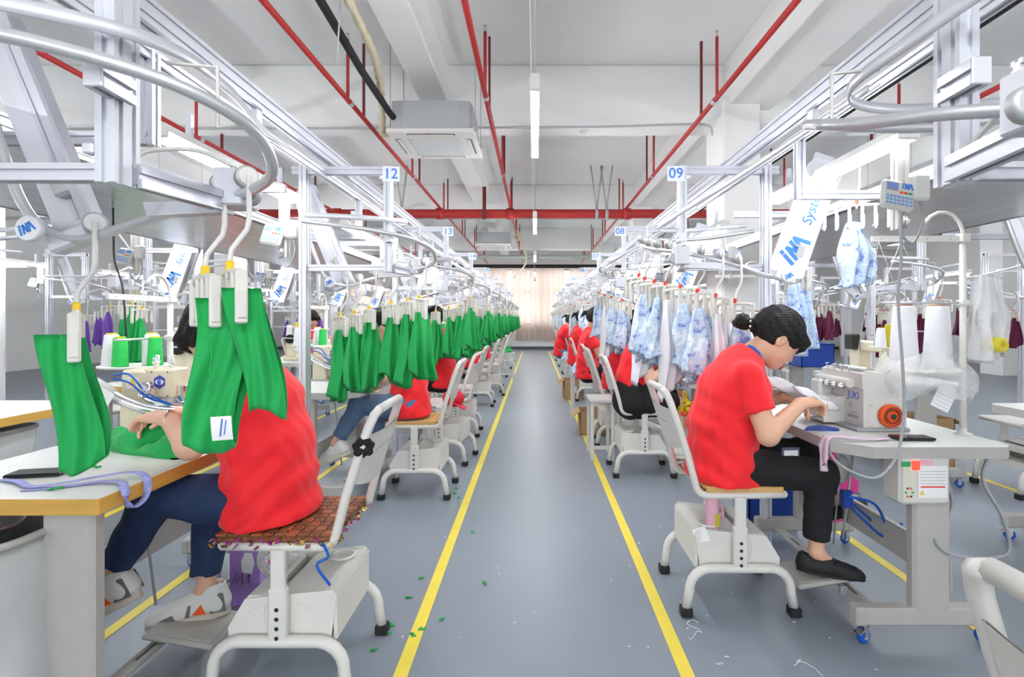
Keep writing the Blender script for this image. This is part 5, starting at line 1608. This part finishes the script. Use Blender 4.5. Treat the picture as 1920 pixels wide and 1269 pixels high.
for k, dx in ((2, -4.6), (3, -4.6), (5, -4.6)):
    C1.place('person', '%s worker in red in the second row on the left, facing right' % ORD[k], 'person', (.85 + dx, 2.52 + PITCH * k, 0), 0, 'seated garment workers', flat=True)
for k, dx in ((3, 4.6), (5, 4.6)):
    C1.place('person', '%s worker in red in the second row on the right, facing left' % ORD[k], 'person', (-.97 + dx, 2.02 + PITCH * k, 0), PI, 'seated garment workers', flat=True)

# ================================================================== props
def zap(px, py, Y): return Vector(((px - 1003) / 1000 * Y, Y, 1.3 - (py - 598) / 1000 * Y))   # layout helper: a measured pixel at a known depth

# --- garments at the nearest left station
def hang_at(kit, side, y0, t, label, a=None):
    p, an = loop_at(LOOP_L if side == 'L' else LOOP_R, y0, t)
    if math.cos(an) < 0: an += PI
    if a is not None: an = a
    kit.place('garment_hanger', label, 'hanger', p, an, 'clip hangers on the conveyor')
    return p + Matrix.Rotation(an, 3, 'Z') @ Vector((-.038, 0, 0)), an
def folded(w, L, th, seed, open_side=1, lean=0.0):
    """a garment folded in half over itself: two layers joined by a rounded fold at the bottom"""
    rnd = random.Random(seed); p = [rnd.random() * 6 for _ in range(4)]
    NU, NV = 26, 44
    def base(u, v):
        # v runs down the front layer, round the fold, up the back layer
        s = v * 2
        x = (u - .5) * w * (1 + .10 * math.sin(s * 2.6 + p[0])) + .012 * math.sin(s * 3 + p[1])
        if s <= .94: z = -L * s / .94 * .97; y = -th
        elif s < 1.06:
            a = (s - .94) / .12 * PI; z = -L * .97 - .03 * L * math.sin(a); y = -th * math.cos(a)
        else: z = -L * .97 * (1 - (s - 1.06) / .94 * .97); y = th
        bulge = 1 + .9 * (1 - abs(2 * v - 1)) ** 2
        y = y * bulge + .010 * math.sin(u * 7 + p[2] + z * 9) * (.3 - z * 2) + .006 * math.sin(u * 15 + p[3] - z * 20)
        x += lean * -z + .015 * math.sin(z * 11 + p[1])
        z += .022 * math.sin(u * 3.2 + p[0]) * min(1, -z * 4)
        return (x, y, z)
    mb = MB().grid(base, NU, NV)
    n = len(mb.v); vs = []
    # thickness: a second skin pushed inwards
    for j in range(NV):
        for i in range(NU):
            x, y, z = mb.v[j * NU + i]
            vs.append((x * .985, y * (.72 if abs(y) > .002 else 1), z + (.006 if .45 < j / (NV - 1) < .55 else 0)))
    fs = [tuple(reversed(f)) for f in mb.f]
    mb._add(vs, fs, True)
    rim = []
    for j in range(NV - 1):
        for i in (0, NU - 1):
            a, b = j * NU + i, (j + 1) * NU + i
            rim.append((a, b, n + b, n + a))
    for i in range(NU - 1):
        for j in (0, NV - 1):
            a, b = j * NU + i, j * NU + i + 1
            rim.append((a, b, n + b, n + a))
    mb.f += rim; mb.sm += [True] * len(rim)
    return mb
y0 = YL0
p, a = hang_at(HANG_Y, 'L', y0, .672, 'clip hanger with yellow sleeve hanging below the logo disc', .66)
k = Kit(); k.add('cloth', folded(.094, .335, .008, 5, lean=-.0), GREEN)
k.add('care_label', MB().box((.045, .004, -.315), (.012, .002, .028)), PAPER)
k.place('hanging_garment', 'single folded bright green garment hanging over the yellow-edged table', 'garment', (p.x + .040, p.y - .06, p.z - .272), .45, 'garments on the conveyor hangers')
p, a = hang_at(HANG_Y, 'L', y0, .512, 'front clip hanger with yellow sleeve before the nearest left worker', .78)
k = Kit(); k.add('cloth', folded(.115, .355, .015, 9, lean=.05), GREEN)
lb = k.add('care_label', MB().grid(lambda u, v: (.0 + .042 * u + .004 * v, -.072 - .006 * math.sin(v * 3), -.275 - .055 * v), 4, 6), PAPER)
k.add('label_lines', MB().box((.022, -.0785, -.30), (.003, .0015, .04), Matrix.Rotation(.1, 3, 'Y')).box((.03, -.0785, -.30), (.002, .0015, .034), Matrix.Rotation(.1, 3, 'Y')), LOGOB, lb)
k.add('drawstring', MB().tube(spline([(-.03, -.037, -.06), (-.005, -.045, -.09), (.0, -.05, -.14), (-.004, -.052, -.175), (.008, -.055, -.19), (-.006, -.055, -.20), (.004, -.056, -.23)], 4), .002, 5), GREEN)
k.place('hanging_garment', 'front green garment with white care label, hanging before the nearest left worker', 'garment', (p.x + .055, p.y - .05, p.z - .272), .42, 'garments on the conveyor hangers')
p, a = hang_at(HANG_Y, 'L', y0, .472, 'rear clip hanger with yellow sleeve before the nearest left worker', .78)
k = Kit(); k.add('cloth', folded(.080, .315, .011, 14, lean=.04), GREEN)
k.place('hanging_garment', 'rear green garment hanging before the back of the nearest left worker', 'garment', (p.x + .070, p.y - .02, p.z - .258), .42, 'garments on the conveyor hangers')

# --- hanger seen side on above the nearest right table
HANG_SIDE.place('garment_hanger', 'six-clip hanger seen from its side above the nearest right table', 'hanger', (1.66, 2.77, 2.10), R(68), 'clip hangers on the conveyor')
one('hanging_garment', G_FLOR[1], None, 'single blue floral garment hanging above the nearest sewing machine', 'garment', 'garments on the conveyor hangers', loc=(1.655, 2.76, 1.80), rz=.3)
HANG_R.place('garment_hanger', 'red-sleeved hanger at the logo plate above the nearest right worker', 'hanger', (1.52, 3.02, 1.80), .2, 'clip hangers on the conveyor')
one('hanging_garment', G_FLOR[2], None, 'blue floral garment hanging right above the head of the nearest right worker', 'garment', 'garments on the conveyor hangers', loc=(1.485, 2.99, 1.50), rz=.2)

# --- left table top: phone, lanyard, scraps, cloth in work, waste bag
def phone(loc, rz, label):
    k = Kit()
    k.add('body', MB().box((0, 0, .006), (.155, .075, .010), bev=.004), PHONE)
    k.add('screen', MB().box((0, 0, .0114), (.146, .068, .001)), mat('dark_glass', (.02, .02, .025), .06))
    k.place('phone', label, 'phone', loc, rz)
phone((-1.60, 1.72, .7985), .22, 'black phone lying on the yellow-edged table')
phone((1.575, 2.23, .7985), -.05, 'black phone on the white table before the orange handwheel')
def ribbon(pts, w, m, up=(0, 0, 1), th=.0008):
    pts = spline(pts, 6); mb = MB(); vs = []
    for i, q in enumerate(pts):
        t = (Vector(pts[min(i + 1, len(pts) - 1)]) - Vector(pts[max(i - 1, 0)])).normalized()
        s = t.cross(Vector(up)); s = s.normalized() if s.length > 1e-4 else Vector((0, 1, 0))
        n = s.cross(t)
        vs += [Vector(q) + s * w / 2 + n * th, Vector(q) - s * w / 2 + n * th, Vector(q) - s * w / 2 - n * th, Vector(q) + s * w / 2 - n * th]
    fs = []
    for i in range(len(pts) - 1):
        for c in range(4):
            a, b = i * 4 + c, i * 4 + (c + 1) % 4
            fs.append((a, b, b + 4, a + 4))
    mb._add(vs, fs, True); return mb
one('lanyard', ribbon([(-1.66, 1.66, .801), (-1.58, 1.63, .805), (-1.50, 1.585, .803), (-1.43, 1.60, .806), (-1.36, 1.66, .81), (-1.29, 1.69, .815), (-1.235, 1.68, .812), (-1.205, 1.66, .79), (-1.20, 1.64, .75), (-1.205, 1.60, .735), (-1.20, 1.57, .76), (-1.212, 1.575, .805), (-1.26, 1.62, .806), (-1.33, 1.63, .803), (-1.42, 1.585, .80), (-1.5, 1.56, .80)], .022, LANY), None, 'lilac printed lanyard trailing over the yellow table edge', 'lanyard') if False else None
LANYM = ribbon([(-1.66, 1.66, .801), (-1.58, 1.63, .805), (-1.50, 1.585, .803), (-1.43, 1.60, .806), (-1.36, 1.66, .81), (-1.29, 1.69, .815), (-1.235, 1.68, .812), (-1.205, 1.66, .79), (-1.20, 1.64, .75), (-1.205, 1.60, .735), (-1.20, 1.57, .76), (-1.212, 1.575, .805), (-1.26, 1.62, .806), (-1.33, 1.63, .803), (-1.42, 1.585, .80), (-1.5, 1.56, .80)], .022, LANY)
one('lanyard', LANYM, LANY, 'lilac printed lanyard trailing over the yellow table edge', 'lanyard')
def cloth_heap(w, d, h, seed, n=26):
    rnd = random.Random(seed); ph = [rnd.random() * 6.3 for _ in range(6)]
    def hgt(x, y):
        r = math.sqrt((x * 2 / w) ** 2 + (y * 2 / d) ** 2) + .13 * math.sin(3 * math.atan2(y, x) + ph[5]) + .06 * math.sin(7 * math.atan2(y, x) + ph[4])
        b = max(0, 1 - r * r)
        f = .5 + .22 * math.sin(x * 38 + ph[0] + 2.2 * math.sin(y * 17 + ph[1])) + .18 * math.sin(y * 45 + ph[2] + 2 * math.sin(x * 21 + ph[3]))
        return h * b ** .6 * f + (.004 if b > 0 else 0), r
    mb = MB(); vs = []; fs = []
    R_ = 14; A = 48
    for j in range(R_ + 1):
        for i in range(A):
            a = 2 * PI * i / A; rr = j / R_
            m = 1 / (1 + .13 * math.sin(3 * a + ph[5]) + .06 * math.sin(7 * a + ph[4]))
            x = math.cos(a) * w / 2 * rr * m; y = math.sin(a) * d / 2 * rr * m
            z = hgt(x, y)[0] if j < R_ else .0
            vs.append((x, y, z))
    for j in range(R_):
        for i in range(A):
            k2 = (i + 1) % A
            fs.append((j * A + i, (j + 1) * A + i, (j + 1) * A + k2, j * A + k2))
    mb._add(vs, fs, True)
    mb.f.append(tuple(R_ * A + i for i in reversed(range(A)))); mb.sm.append(False)
    return mb
one('cloth_piece', cloth_heap(.50, .20, .13, 3), GREEN, 'crumpled green cloth under the hands of the nearest left worker', 'cloth', loc=(-1.47, 2.06, .797), rz=-.35)
for i, (x, y, z) in enumerate(((-1.50, 1.80, .798), (-1.62, 1.56, .798), (-1.74, 1.70, .798), (-1.40, 1.58, .798))):
    one('fabric_scrap', MB().tube(spline([(0, 0, .003), (.012, .008, .006), (.02, -.004, .003), (.032, .006, .004)], 3), .0035, 5), GREEN, 'tiny curled green scrap on the yellow-edged table top', 'fabric scrap', 'green scraps on the left table', loc=(x, y, z), rz=i * 1.3)
rs = random.Random(4)
for i in range(14):
    x = rs.choice((rs.uniform(-.66, -.5), rs.uniform(-.62, -.2), rs.uniform(-1.1, -.95))); y = rs.uniform(2.0, 4.2)
    one('fabric_scrap', MB().tube(spline([(0, 0, .003), (.012, .008, .006), (.02, -.004, .003), (.03, .008, .004)], 3), .004, 5), GREEN, 'tiny curled green scrap on the floor by the left chairs', 'fabric scrap', 'green scraps on the floor', loc=(x, y, .001), rz=rs.random() * 6)
k = Kit()
def bagf(u, v):
    a = 2 * PI * u
    w = .20 + .02 * v + .008 * math.sin(a * 5 + v * 4); d = .17 + .02 * v
    ca, sa = math.cos(a), math.sin(a)
    return (w * math.copysign(abs(ca) ** .5, ca) + .006 * math.sin(v * 13 + a * 3), d * math.copysign(abs(sa) ** .5, sa) + .008 * math.sin(v * 9 + a * 4), .69 - .68 * v)
k.add('bag', MB().grid(bagf, 48, 16, True, True), TARP)
k.add('rim_bar', MB().tube([(.205 * math.copysign(abs(math.cos(q)) ** .5, math.cos(q)), .175 * math.copysign(abs(math.sin(q)) ** .5, math.sin(q)), .695) for q in np.linspace(0, 2 * PI, 33)[:-1]], .012, 6, closed=True), GREYD)
k.add('clamp_bolt', MB().cyl((.17, -.185, .68), (.17, -.21, .68), .010, n=8), CHROME)
k.add('suction_bowl', MB().lathe([(.14, .69), (.145, .71), (.10, .73), (.06, .75), (.055, .76)], (-.05, 0, 0), 20), CHROME)
k.place('waste_bag', 'silver tarpaulin waste bag hung below the yellow-edged table', 'bag', (-1.60, 1.53, 0), 0)
k = Kit()
k.add('bag', MB().grid(bagf, 48, 16, True, True), TARP)
k.add('rim_bar', MB().tube([(.205 * math.copysign(abs(math.cos(q)) ** .5, math.cos(q)), .175 * math.copysign(abs(math.sin(q)) ** .5, math.sin(q)), .695) for q in np.linspace(0, 2 * PI, 33)[:-1]], .012, 6, closed=True), GREYD)
k.place('waste_bag', 'silver waste bag below a table in the second left row', 'bag', (-3.02, 2.9, 0), 0)
# --- below the left table
k = Kit()
bi = k.add('carton', MB().box((0, 0, .145), (.125, .10, .29), bev=.003), LILAC)
k.add('printed_cat', MB().prism([(-.01, .15), (.03, .14), (.04, .19), (.03, .235), (.0, .24), (-.015, .20)], .0503, .0512, u=(1, 0, 0), v=(0, 0, 1)), PAPER, bi)
k.add('printed_squiggle', MB().tube([(-.05, -.0512, .11), (-.03, -.0512, .15), (-.035, -.0512, .10), (-.01, -.0512, .15), (-.01, -.0512, .09), (.02, -.0512, .14), (.015, -.0512, .10)], .0018, 4), BLACK, bi)
k.place('gift_box', 'lilac printed carton standing by the feet of the nearest left worker', 'box', (-1.33, 2.47, 0), .25)
k = Kit()
k.add('cup', MB().lathe([(.045, 0), (.062, .18), (.060, .182), (.05, .18)], n=20), mat('clear_lilac_cup', (.55, .42, .66), .15, alpha=.75))
k.add('yellow_rim', MB().tube([(.062 * math.cos(q), .062 * math.sin(q), .182) for q in np.linspace(0, 2 * PI, 21)[:-1]], .004, 6, closed=True), YELP)
k.place('cup', 'lilac cup with yellow rim under the yellow-edged table', 'cup', (-1.56, 2.55, 0), 0)
k = Kit()
k.add('base', MB().lathe([(.04, 0), (.042, .03), (.02, .05), (.016, .14)], n=16), WPLAS)
g = MB()
for rr in (.068, .048, .028): g.tube([(rr * math.cos(q), -.018, .20 + rr * math.sin(q)) for q in np.linspace(0, 2 * PI, 19)[:-1]], .0022, 5, closed=True)
for i in range(14):
    q = 2 * PI * i / 14; g.cyl((.018 * math.cos(q), -.02, .20 + .018 * math.sin(q)), (.068 * math.cos(q), -.018, .20 + .068 * math.sin(q)), .0018, n=4)
k.add('grille', g, WPLAS)
k.add('ring', MB().tube([(.07 * math.cos(q), 0, .20 + .07 * math.sin(q)) for q in np.linspace(0, 2 * PI, 21)[:-1]], .016, 8, closed=True, sx=.5), WPLAS)
k.add('hub', MB().cyl((0, -.024, .20), (0, .01, .20), .018, n=12), PINK)
k.place('mini_fan', 'small white desk fan with pink hub beside the lilac carton', 'fan', (-1.19, 2.44, 0), 0)
k = Kit()
k.add('scrunchie', MB().tube([(.02 * math.cos(q), .006 * math.sin(3 * q), .02 * math.sin(q)) for q in np.linspace(0, 2 * PI, 25)[:-1]], [.016 + .004 * math.sin(7 * q) for q in np.linspace(0, 2 * PI, 25)[:-1]], 8, closed=True), BLACKC)
k.place('hair_scrunchie', 'black scrunchie round the back tube of the nearest left chair', 'hair tie', (-.587, 1.825, .862), .3)

# --- bracelet, lanyard badge, hero clothing extras
one('bracelet', MB().tube([(-1.24, 1.813 + .032 * math.cos(q), .957 + .032 * math.sin(q)) for q in np.linspace(0, 2 * PI, 17)[:-1]], .0028, 5, closed=True), CHROME, 'thin silver bracelet on the wrist of the nearest left worker', 'bracelet')
k = Kit()
rb = k.add('ribbon', ribbon([(.985, 2.47, 1.175), (1.005, 2.455, 1.165), (1.03, 2.45, 1.135), (1.055, 2.48, 1.095), (1.07, 2.51, 1.06)], .016, BLUEP, (0, -1, 0)), BLUEP)
k.add('badge_holder', MB().box((1.15, 2.40, .695), (.085, .008, .055), Matrix.Rotation(.1, 3, 'Z'), .003), mat('badge_clear', (.10, .11, .18), .2), rb)
k.add('badge_card', MB().box((1.15, 2.395, .692), (.065, .002, .036), Matrix.Rotation(.1, 3, 'Z')), PAPER, rb)
k.place('badge_lanyard', 'blue neck lanyard with badge worn by the nearest right worker', 'lanyard')

# --- right table: cloth in work, ribbons, pad, bags, notes, cables
def drape(pts, w, th, m, seed):
    rnd = random.Random(seed); p = rnd.random() * 6
    sp = spline(pts, 8); n = len(sp)
    def fn(u, v):
        i = min(int(v * (n - 1)), n - 2); f = v * (n - 1) - i
        c = Vector(sp[i]).lerp(Vector(sp[i + 1]), f); t = (Vector(sp[i + 1]) - Vector(sp[i])).normalized()
        s = t.cross(Vector((0, 0, 1))).normalized(); up = s.cross(t)
        a = 2 * PI * u
        ww = w * (1 + .2 * math.sin(v * 9 + p))
        return c + s * ww / 2 * math.cos(a) + up * (th * math.sin(a) + .010 * math.sin(5 * a + v * 8 + p) + .008 * math.sin(v * 22 + a * 2))
    mb = MB().grid(fn, 30, 26, True, True)
    mb.f.append(tuple(reversed(range(30)))); mb.sm.append(True)
    mb.f.append(tuple(25 * 30 + i for i in range(30))); mb.sm.append(True)
    return mb
one('cloth_piece', drape([(1.10, 2.62, .995), (1.18, 2.60, .985), (1.27, 2.60, .95), (1.36, 2.62, .905), (1.43, 2.63, .865)], .17, .018, WCLOTH, 2), WCLOTH, 'white cloth being fed into the nearest overlock machine', 'cloth')
one('fabric_strip', ribbon([(1.47, 2.22, .803), (1.40, 2.20, .806), (1.30, 2.19, .812), (1.225, 2.21, .812), (1.205, 2.21, .77), (1.20, 2.21, .68), (1.205, 2.225, .67), (1.212, 2.24, .70), (1.215, 2.25, .79), (1.25, 2.25, .812), (1.36, 2.24, .806)], .028, WCLOTH), mat('pink_white_print', (.78, .58, .70), .8, var=.35, scale=22), 'pink and white printed strip dangling off the nearest right table', 'cloth')
one('needle_pad', cloth_heap(.16, .10, .016, 8), BLUEB, 'small blue pad on the table below the sewing hands', 'pad', loc=(1.315, 2.44, .797), rz=.2)
def bag_skirt(u, v):
    a = 2 * PI * u
    r = .14 + .055 * math.sin(min(1, v * 1.5) * PI / 2) + .022 * math.sin(5 * a + 2) * v + .014 * math.sin(11 * a + v * 5) * v - .05 * max(0, v - .7)
    return (1.75 + r * math.cos(a) + .02 * v, 2.41 + r * math.sin(a) * .85, 1.135 - .165 * v + .02 * math.sin(3 * a + 1) - .02 * math.sin(7 * a) * v)
one('poly_bag', MB().grid(bag_skirt, 72, 16, True, True), BAGM, 'crumpled clear plastic bag round the nearest right thread tray', 'plastic bag')
k = Kit()
k.add('film', garment(.115, .135, .36, .035, 5, folds=6, amp=.8, uneven=.05, wave=.12), BAGM)
k.add('thread_core', MB().lathe([(.03, 0), (.036, -.02), (.03, -.05), (.012, -.05), (.012, 0)], (0, -.02, -.30), 14, 'y'), YTHREAD)
k.place('hanging_bag', 'clear plastic bag hanging from the nearest right thread stand pole', 'plastic bag', (1.955, 2.31, 1.49), .2)
k = Kit()
k.add('sheet', MB().box((0, 0, 0), (.085, .0012, .11), Matrix.Rotation(.45, 3, 'Y')), PAPER)
ln = MB()
for i in range(6): ln.box(Matrix.Rotation(.45, 3, 'Y') @ Vector((0, -.0012, -.04 + i * .016)), (.07, .0005, .0012), Matrix.Rotation(.45, 3, 'Y'))
k.add('ruled_lines', ln, GREYC)
k.place('note_sheet', 'ruled paper sheet hanging under the nearest right thread tray', 'paper', (1.80, 2.345, .955), 0)
one('note_sheet', MB().box((0, 0, 0), (.11, .001, .075), Matrix.Rotation(.55, 3, 'Y')).box((0, -.001, .0), (.09, .0006, .0015), Matrix.Rotation(.55, 3, 'Y')), PAPER, 'white paper label slung at the chrome pipe of the nearest left machine', 'paper', loc=(-1.80, 2.20, .985))
def cable(pts, r, m, label, cat='cable', per=6): return one('cable', MB().tube(spline(pts, per), r, 6), m, label, cat)
cable([zap(1688, 400, 2.06), zap(1690, 480, 2.05), zap(1684, 560, 2.04), zap(1692, 680, 2.03), zap(1695, 770, 2.03), zap(1683, 850, 2.0), zap(1650, 893, 2.0), zap(1610, 890, 2.05), zap(1565, 862, 2.15), zap(1545, 820, 2.3)], .0055, GREYC, 'long grey cable dangling from the keypad past the nearest machine')
cable([zap(1757, 870, 2.14), zap(1752, 940, 2.14), zap(1768, 975, 2.14), zap(1778, 940, 2.15), zap(1762, 890, 2.15), zap(1778, 910, 2.15), zap(1785, 950, 2.16), zap(1765, 985, 2.16), zap(1758, 1000, 2.14), zap(1752, 1010, 2.12), zap(1775, 1035, 2.1), zap(1830, 1047, 2.1), zap(1890, 1035, 2.1), zap(1880, 970, 2.1), zap(1843, 900, 2.15), zap(1855, 850, 2.2)], .007, GREYC, 'coiled grey power cables behind the nearest control box')
cable([zap(1590, 930, 2.35), zap(1640, 945, 2.35), zap(1660, 985, 2.4), zap(1655, 1005, 2.4), zap(1620, 975, 2.42), zap(1590, 945, 2.4)], .006, BLUEP, 'looped blue air tube under the nearest right table', 'tube')
cable([zap(1600, 945, 2.45), zap(1650, 990, 2.5), zap(1690, 1022, 2.5), zap(1688, 1000, 2.52), zap(1690, 980, 2.52)], .006, BLUEP, 'second blue air tube curling on the floor under that table', 'tube')
cable([zap(212, 391, 2.9), zap(213, 450, 2.9), zap(215, 490, 2.9), zap(228, 530, 2.9), zap(233, 570, 2.9), zap(236, 630, 2.9)], .005, BLACK, 'black lamp plug cable dangling above the green cones')
k = Kit()
k.add('rod', MB().cyl(zap(1600, 850, 2.4), zap(1580, 1010, 2.4), .005, n=6), GALV)
k.add('valve', MB().box(zap(1587, 935, 2.38), (.045, .04, .075), bev=.005), BLUEB)
k.add('fitting', MB().cyl(zap(1596, 930, 2.36), zap(1612, 928, 2.36), .010, n=8), GALV)
k.place('air_valve', 'small blue air valve on a rod beside the trouser leg', 'valve')
one('knee_pad', MB().lathe([(.001, 0), (.055, 0), (.065, .012), (.055, .024), (.001, .026)], (0, 0, 0), 20, 'x'), GREYL, 'round grey knee lift pad under the nearest right table', 'knee pad', loc=(1.38, 2.42, .62), rz=-.9)
k = Kit()
k.add('pan', MB().prism([(-.10, 0), (.10, 0), (.13, .20), (.08, .24), (-.08, .24), (-.13, .20)], -.01, .02, u=(1, 0, 0), v=(0, 0, 1)), PINK)
k.add('handle', MB().box((-.02, .0, .32), (.04, .025, .18), Matrix.Rotation(-.3, 3, 'Y'), .008), PINK)
k.place('dustpan', 'pink plastic dustpan standing under the nearest right table', 'dustpan', (1.62, 2.86, .22), .3)
def bin_kit(w, d, h):
    k = Kit()
    prof = []
    b = MB()
    for (x0, x1, y0_, y1) in ((-w / 2, w / 2, -d / 2, -d / 2 + .006), (-w / 2, w / 2, d / 2 - .006, d / 2), (-w / 2, -w / 2 + .006, -d / 2, d / 2), (w / 2 - .006, w / 2, -d / 2, d / 2)):
        b.bx(x0, x1, y0_, y1, 0, h)
    b.bx(-w / 2, w / 2, -d / 2, d / 2, 0, .006)
    k.add('tub', b, BLUEB)
    k.add('rim', MB().tube([(w / 2 * sx, d / 2 * sy, h) for sx, sy in ((-1, -1), (1, -1), (1, 1), (-1, 1))], .012, 6, closed=True), BLUEB)
    k.add('handle', MB().tube([(-w * .2, -d / 2 - .012, h - .03), (-w * .2, -d / 2 - .03, h - .05), (w * .2, -d / 2 - .03, h - .05), (w * .2, -d / 2 - .012, h - .03)], .006, 6), BLUEB)
    return k
bin_kit(.30, .26, .32).place('plastic_bin', 'blue plastic bin on the floor behind the nearest right worker', 'bin', (1.47, 3.42, 0), 0)
bin_kit(.32, .26, .20).place('plastic_bin', 'blue plastic crate behind the floral garments on the second right table', 'bin', (1.45, 4.28, .797), 0)
bin_kit(.34, .28, .24).place('plastic_bin', 'blue plastic tub on the table under the single floral garment', 'bin', (2.95, 5.7, .797), 0)
k = Kit()
k.add('flask', MB().lathe([(.027, 0), (.030, .008), (.030, .115), (.031, .118), (.031, .158), (.028, .162), (.001, .162)], n=18), ROSE)
k.add('lid', MB().cyl((0, 0, .162), (0, 0, .168), .023, n=16), GREYD)
k.add('tea_window', MB().box((.014, -.026, .05), (.026, .008, .06), None, .003), mat('tea_glass', (.50, .42, .04), .2))
k.add('handle', MB().tube([(.028, 0, .115), (.045, 0, .11), (.05, 0, .07), (.046, 0, .04)], .007, 8), ROSE)
k.place('thermos', 'pink thermos flask in the storage box of the nearest right chair', 'thermos', (.805, 2.425, .345), 0)
one('note_sheet', MB().box((0, 0, 0), (.06, .0012, .065), Matrix.Rotation(-.4, 3, 'Y')), PAPER, 'small white paper taped to the nearest right chair storage box', 'paper', loc=(.735, 2.36, .345), rz=-.3)
# threads from the cones
one('thread_lines', MB().cyl((1.69, 2.45, 1.36), (1.52, 2.36, 1.645), .0012, n=4).cyl((1.83, 2.46, 1.36), (1.62, 2.36, 1.645), .0012, n=4).cyl((1.52, 2.36, 1.645), (1.49, 2.48, 1.085), .0012, n=4).cyl((1.62, 2.36, 1.645), (1.50, 2.52, 1.085), .0012, n=4), PAPER, 'white threads running from the cones down to the nearest overlock', 'thread', kind='stuff')
# lint
mb = MB(); rs = random.Random(9)
for i in range(90):
    x = rs.choice((rs.uniform(.6, 1.3), rs.uniform(.5, 1.7), rs.uniform(-.6, .5))); y = rs.uniform(1.6, 5.0)
    mb.box((x, y, .0015), (rs.uniform(.005, .018), .003, .002), Matrix.Rotation(rs.random() * 6, 3, 'Z'))
one('floor_lint', mb, PAPER, 'scattered white lint bits on the grey floor', 'lint', kind='stuff')
def squiggle(loc, seed, label, n=14):
    rs = random.Random(seed); q = [(0, 0, .002)]
    for i in range(n): q.append((q[-1][0] + rs.uniform(-.025, .03), q[-1][1] + rs.uniform(-.045, .02), .002))
    one('thread_end', MB().tube(spline(q, 5), .0014, 4), PAPER, label, 'thread', loc=loc)
squiggle((.97, 2.0, 0), 5, 'tangle of white thread on the floor near the right front caster', 22)
squiggle((.70, 2.28, 0), 8, 'small loop of white thread before the nearest right chair', 10)
# --- along the aisle
def stool_table(x, y, h, w, d, label):
    k = Kit()
    k.add('top', MB().box((0, 0, h - .012), (w, d, .024), bev=.004), TABM)
    for sx in (-1, 1):
        for sy in (-1, 1): k.add('leg', MB().box((sx * (w / 2 - .025), sy * (d / 2 - .025), (h - .024) / 2), (.03, .03, h - .024), bev=.003), WHITE)
    k.add('stretcher', MB().box((0, -d / 2 + .025, .12), (w - .05, .02, .03)), WHITE)
    k.place('side_table', label, 'table', (x, y, 0), 0, 'small side tables')
stool_table(.62, 5.06, .56, .24, .38, 'small white side table behind the black skirt, near the right tape')
stool_table(.66, 7.15, .58, .36, .42, 'second small side table by the right tape, with a cloth pile')
stool_table(.70, 9.6, .58, .36, .42, 'third small side table by the right tape, with a cloth pile')
one('cloth_pile', cloth_heap(.42, .44, .22, 21), FLORAL, 'heap of blue floral cloth on the second side table', 'cloth pile', 'cloth heaps', loc=(.66, 7.15, .58))
one('cloth_pile', cloth_heap(.40, .44, .24, 22), FLORAL, 'heap of blue floral cloth on the third side table', 'cloth pile', 'cloth heaps', loc=(.70, 9.6, .58))
one('cloth_pile', cloth_heap(.30, .34, .16, 23), GREEN, 'heap of green cloth on a chair at the far left end', 'cloth pile', 'cloth heaps', loc=(-.62, 11.6, .58))
stool_table(-.62, 11.6, .58, .36, .40, 'small side table at the far left end carrying green cloth')
def carton(x, y, w, d, h, label, rz=0.0):
    k = Kit()
    b = MB().bx(-w / 2, w / 2, -d / 2, -d / 2 + .006, 0, h).bx(-w / 2, w / 2, d / 2 - .006, d / 2, 0, h).bx(-w / 2, -w / 2 + .006, -d / 2, d / 2, 0, h).bx(w / 2 - .006, w / 2, -d / 2, d / 2, 0, h).bx(-w / 2, w / 2, -d / 2, d / 2, 0, .006)
    bi = k.add('box', b, BROWN)
    for s in (-1, 1):
        k.add('flap', MB().box((s * (w / 2 + .05), 0, h - .03), (.11, d, .005), Matrix.Rotation(s * .6, 3, 'Y')), BROWN, bi)
    k.add('label', MB().box((0, -d / 2 - .001, h * .5), (.08, .002, .10)), PAPER, bi)
    k.place('carton', label, 'carton', (x, y, 0), rz, 'cardboard cartons')
carton(.66, 6.15, .30, .34, .26, 'open brown carton beside the right tape before the chairs')
carton(.62, 8.75, .30, .30, .32, 'brown carton farther along the right tape', .1)
carton(3.45, 4.9, .5, .4, .42, 'large brown carton under the tables in the second right row')
carton(-3.15, 4.0, .45, .4, .42, 'brown carton beneath a table in the second left row')
k = Kit()
pm = MB(); rs = random.Random(2)
for i in range(26):
    q = Vector((rs.gauss(0, 1), rs.gauss(0, 1), rs.gauss(0, 1))).normalized() * .05
    pm.box(q, (.035, .035, .006), Matrix.Rotation(rs.random() * 3, 3, 'X') @ Matrix.Rotation(rs.random() * 3, 3, 'Y'), .002)
k.add('petals', pm, mat('yellow_petal', (.72, .48, .01), .6))
k.add('tassel', MB().box((-.02, -.03, -.05), (.05, .03, .04), None, .01), REDS)
k.add('loop', MB().tube(spline([(0, 0, .03), (.01, 0, .10), (-.015, 0, .12), (-.005, 0, .05)], 4), .006, 5), YELP)
k.place('pompom', 'yellow flower pompom hanging beside the second right worker', 'ornament', (1.20, 4.26, .60))
k = Kit()
k.add('crown', MB().sphere((0, 0, 0), .09, 14, 8, (1, .9, .8)), mat('red_cap_cloth', (.62, .01, .03), .7))
k.add('brim', MB().box((.06, -.06, -.05), (.11, .12, .008), Matrix.Rotation(.5, 3, 'Y'), .003), mat('red_cap_cloth', (.62, .01, .03), .7))
k.place('cap', 'red cap hung on the chair behind the second left worker', 'cap', (-.66, 4.32, .66))
# wall notices far left
one('notice_board', MB().bx(0, 1.5, 0, .04, 0, 1.1), mat('maroon_board', (.20, .03, .04), .6), 'dark maroon notice board on the distant left wall', 'board', loc=(-7.4, 9.6, .9)) if False else None
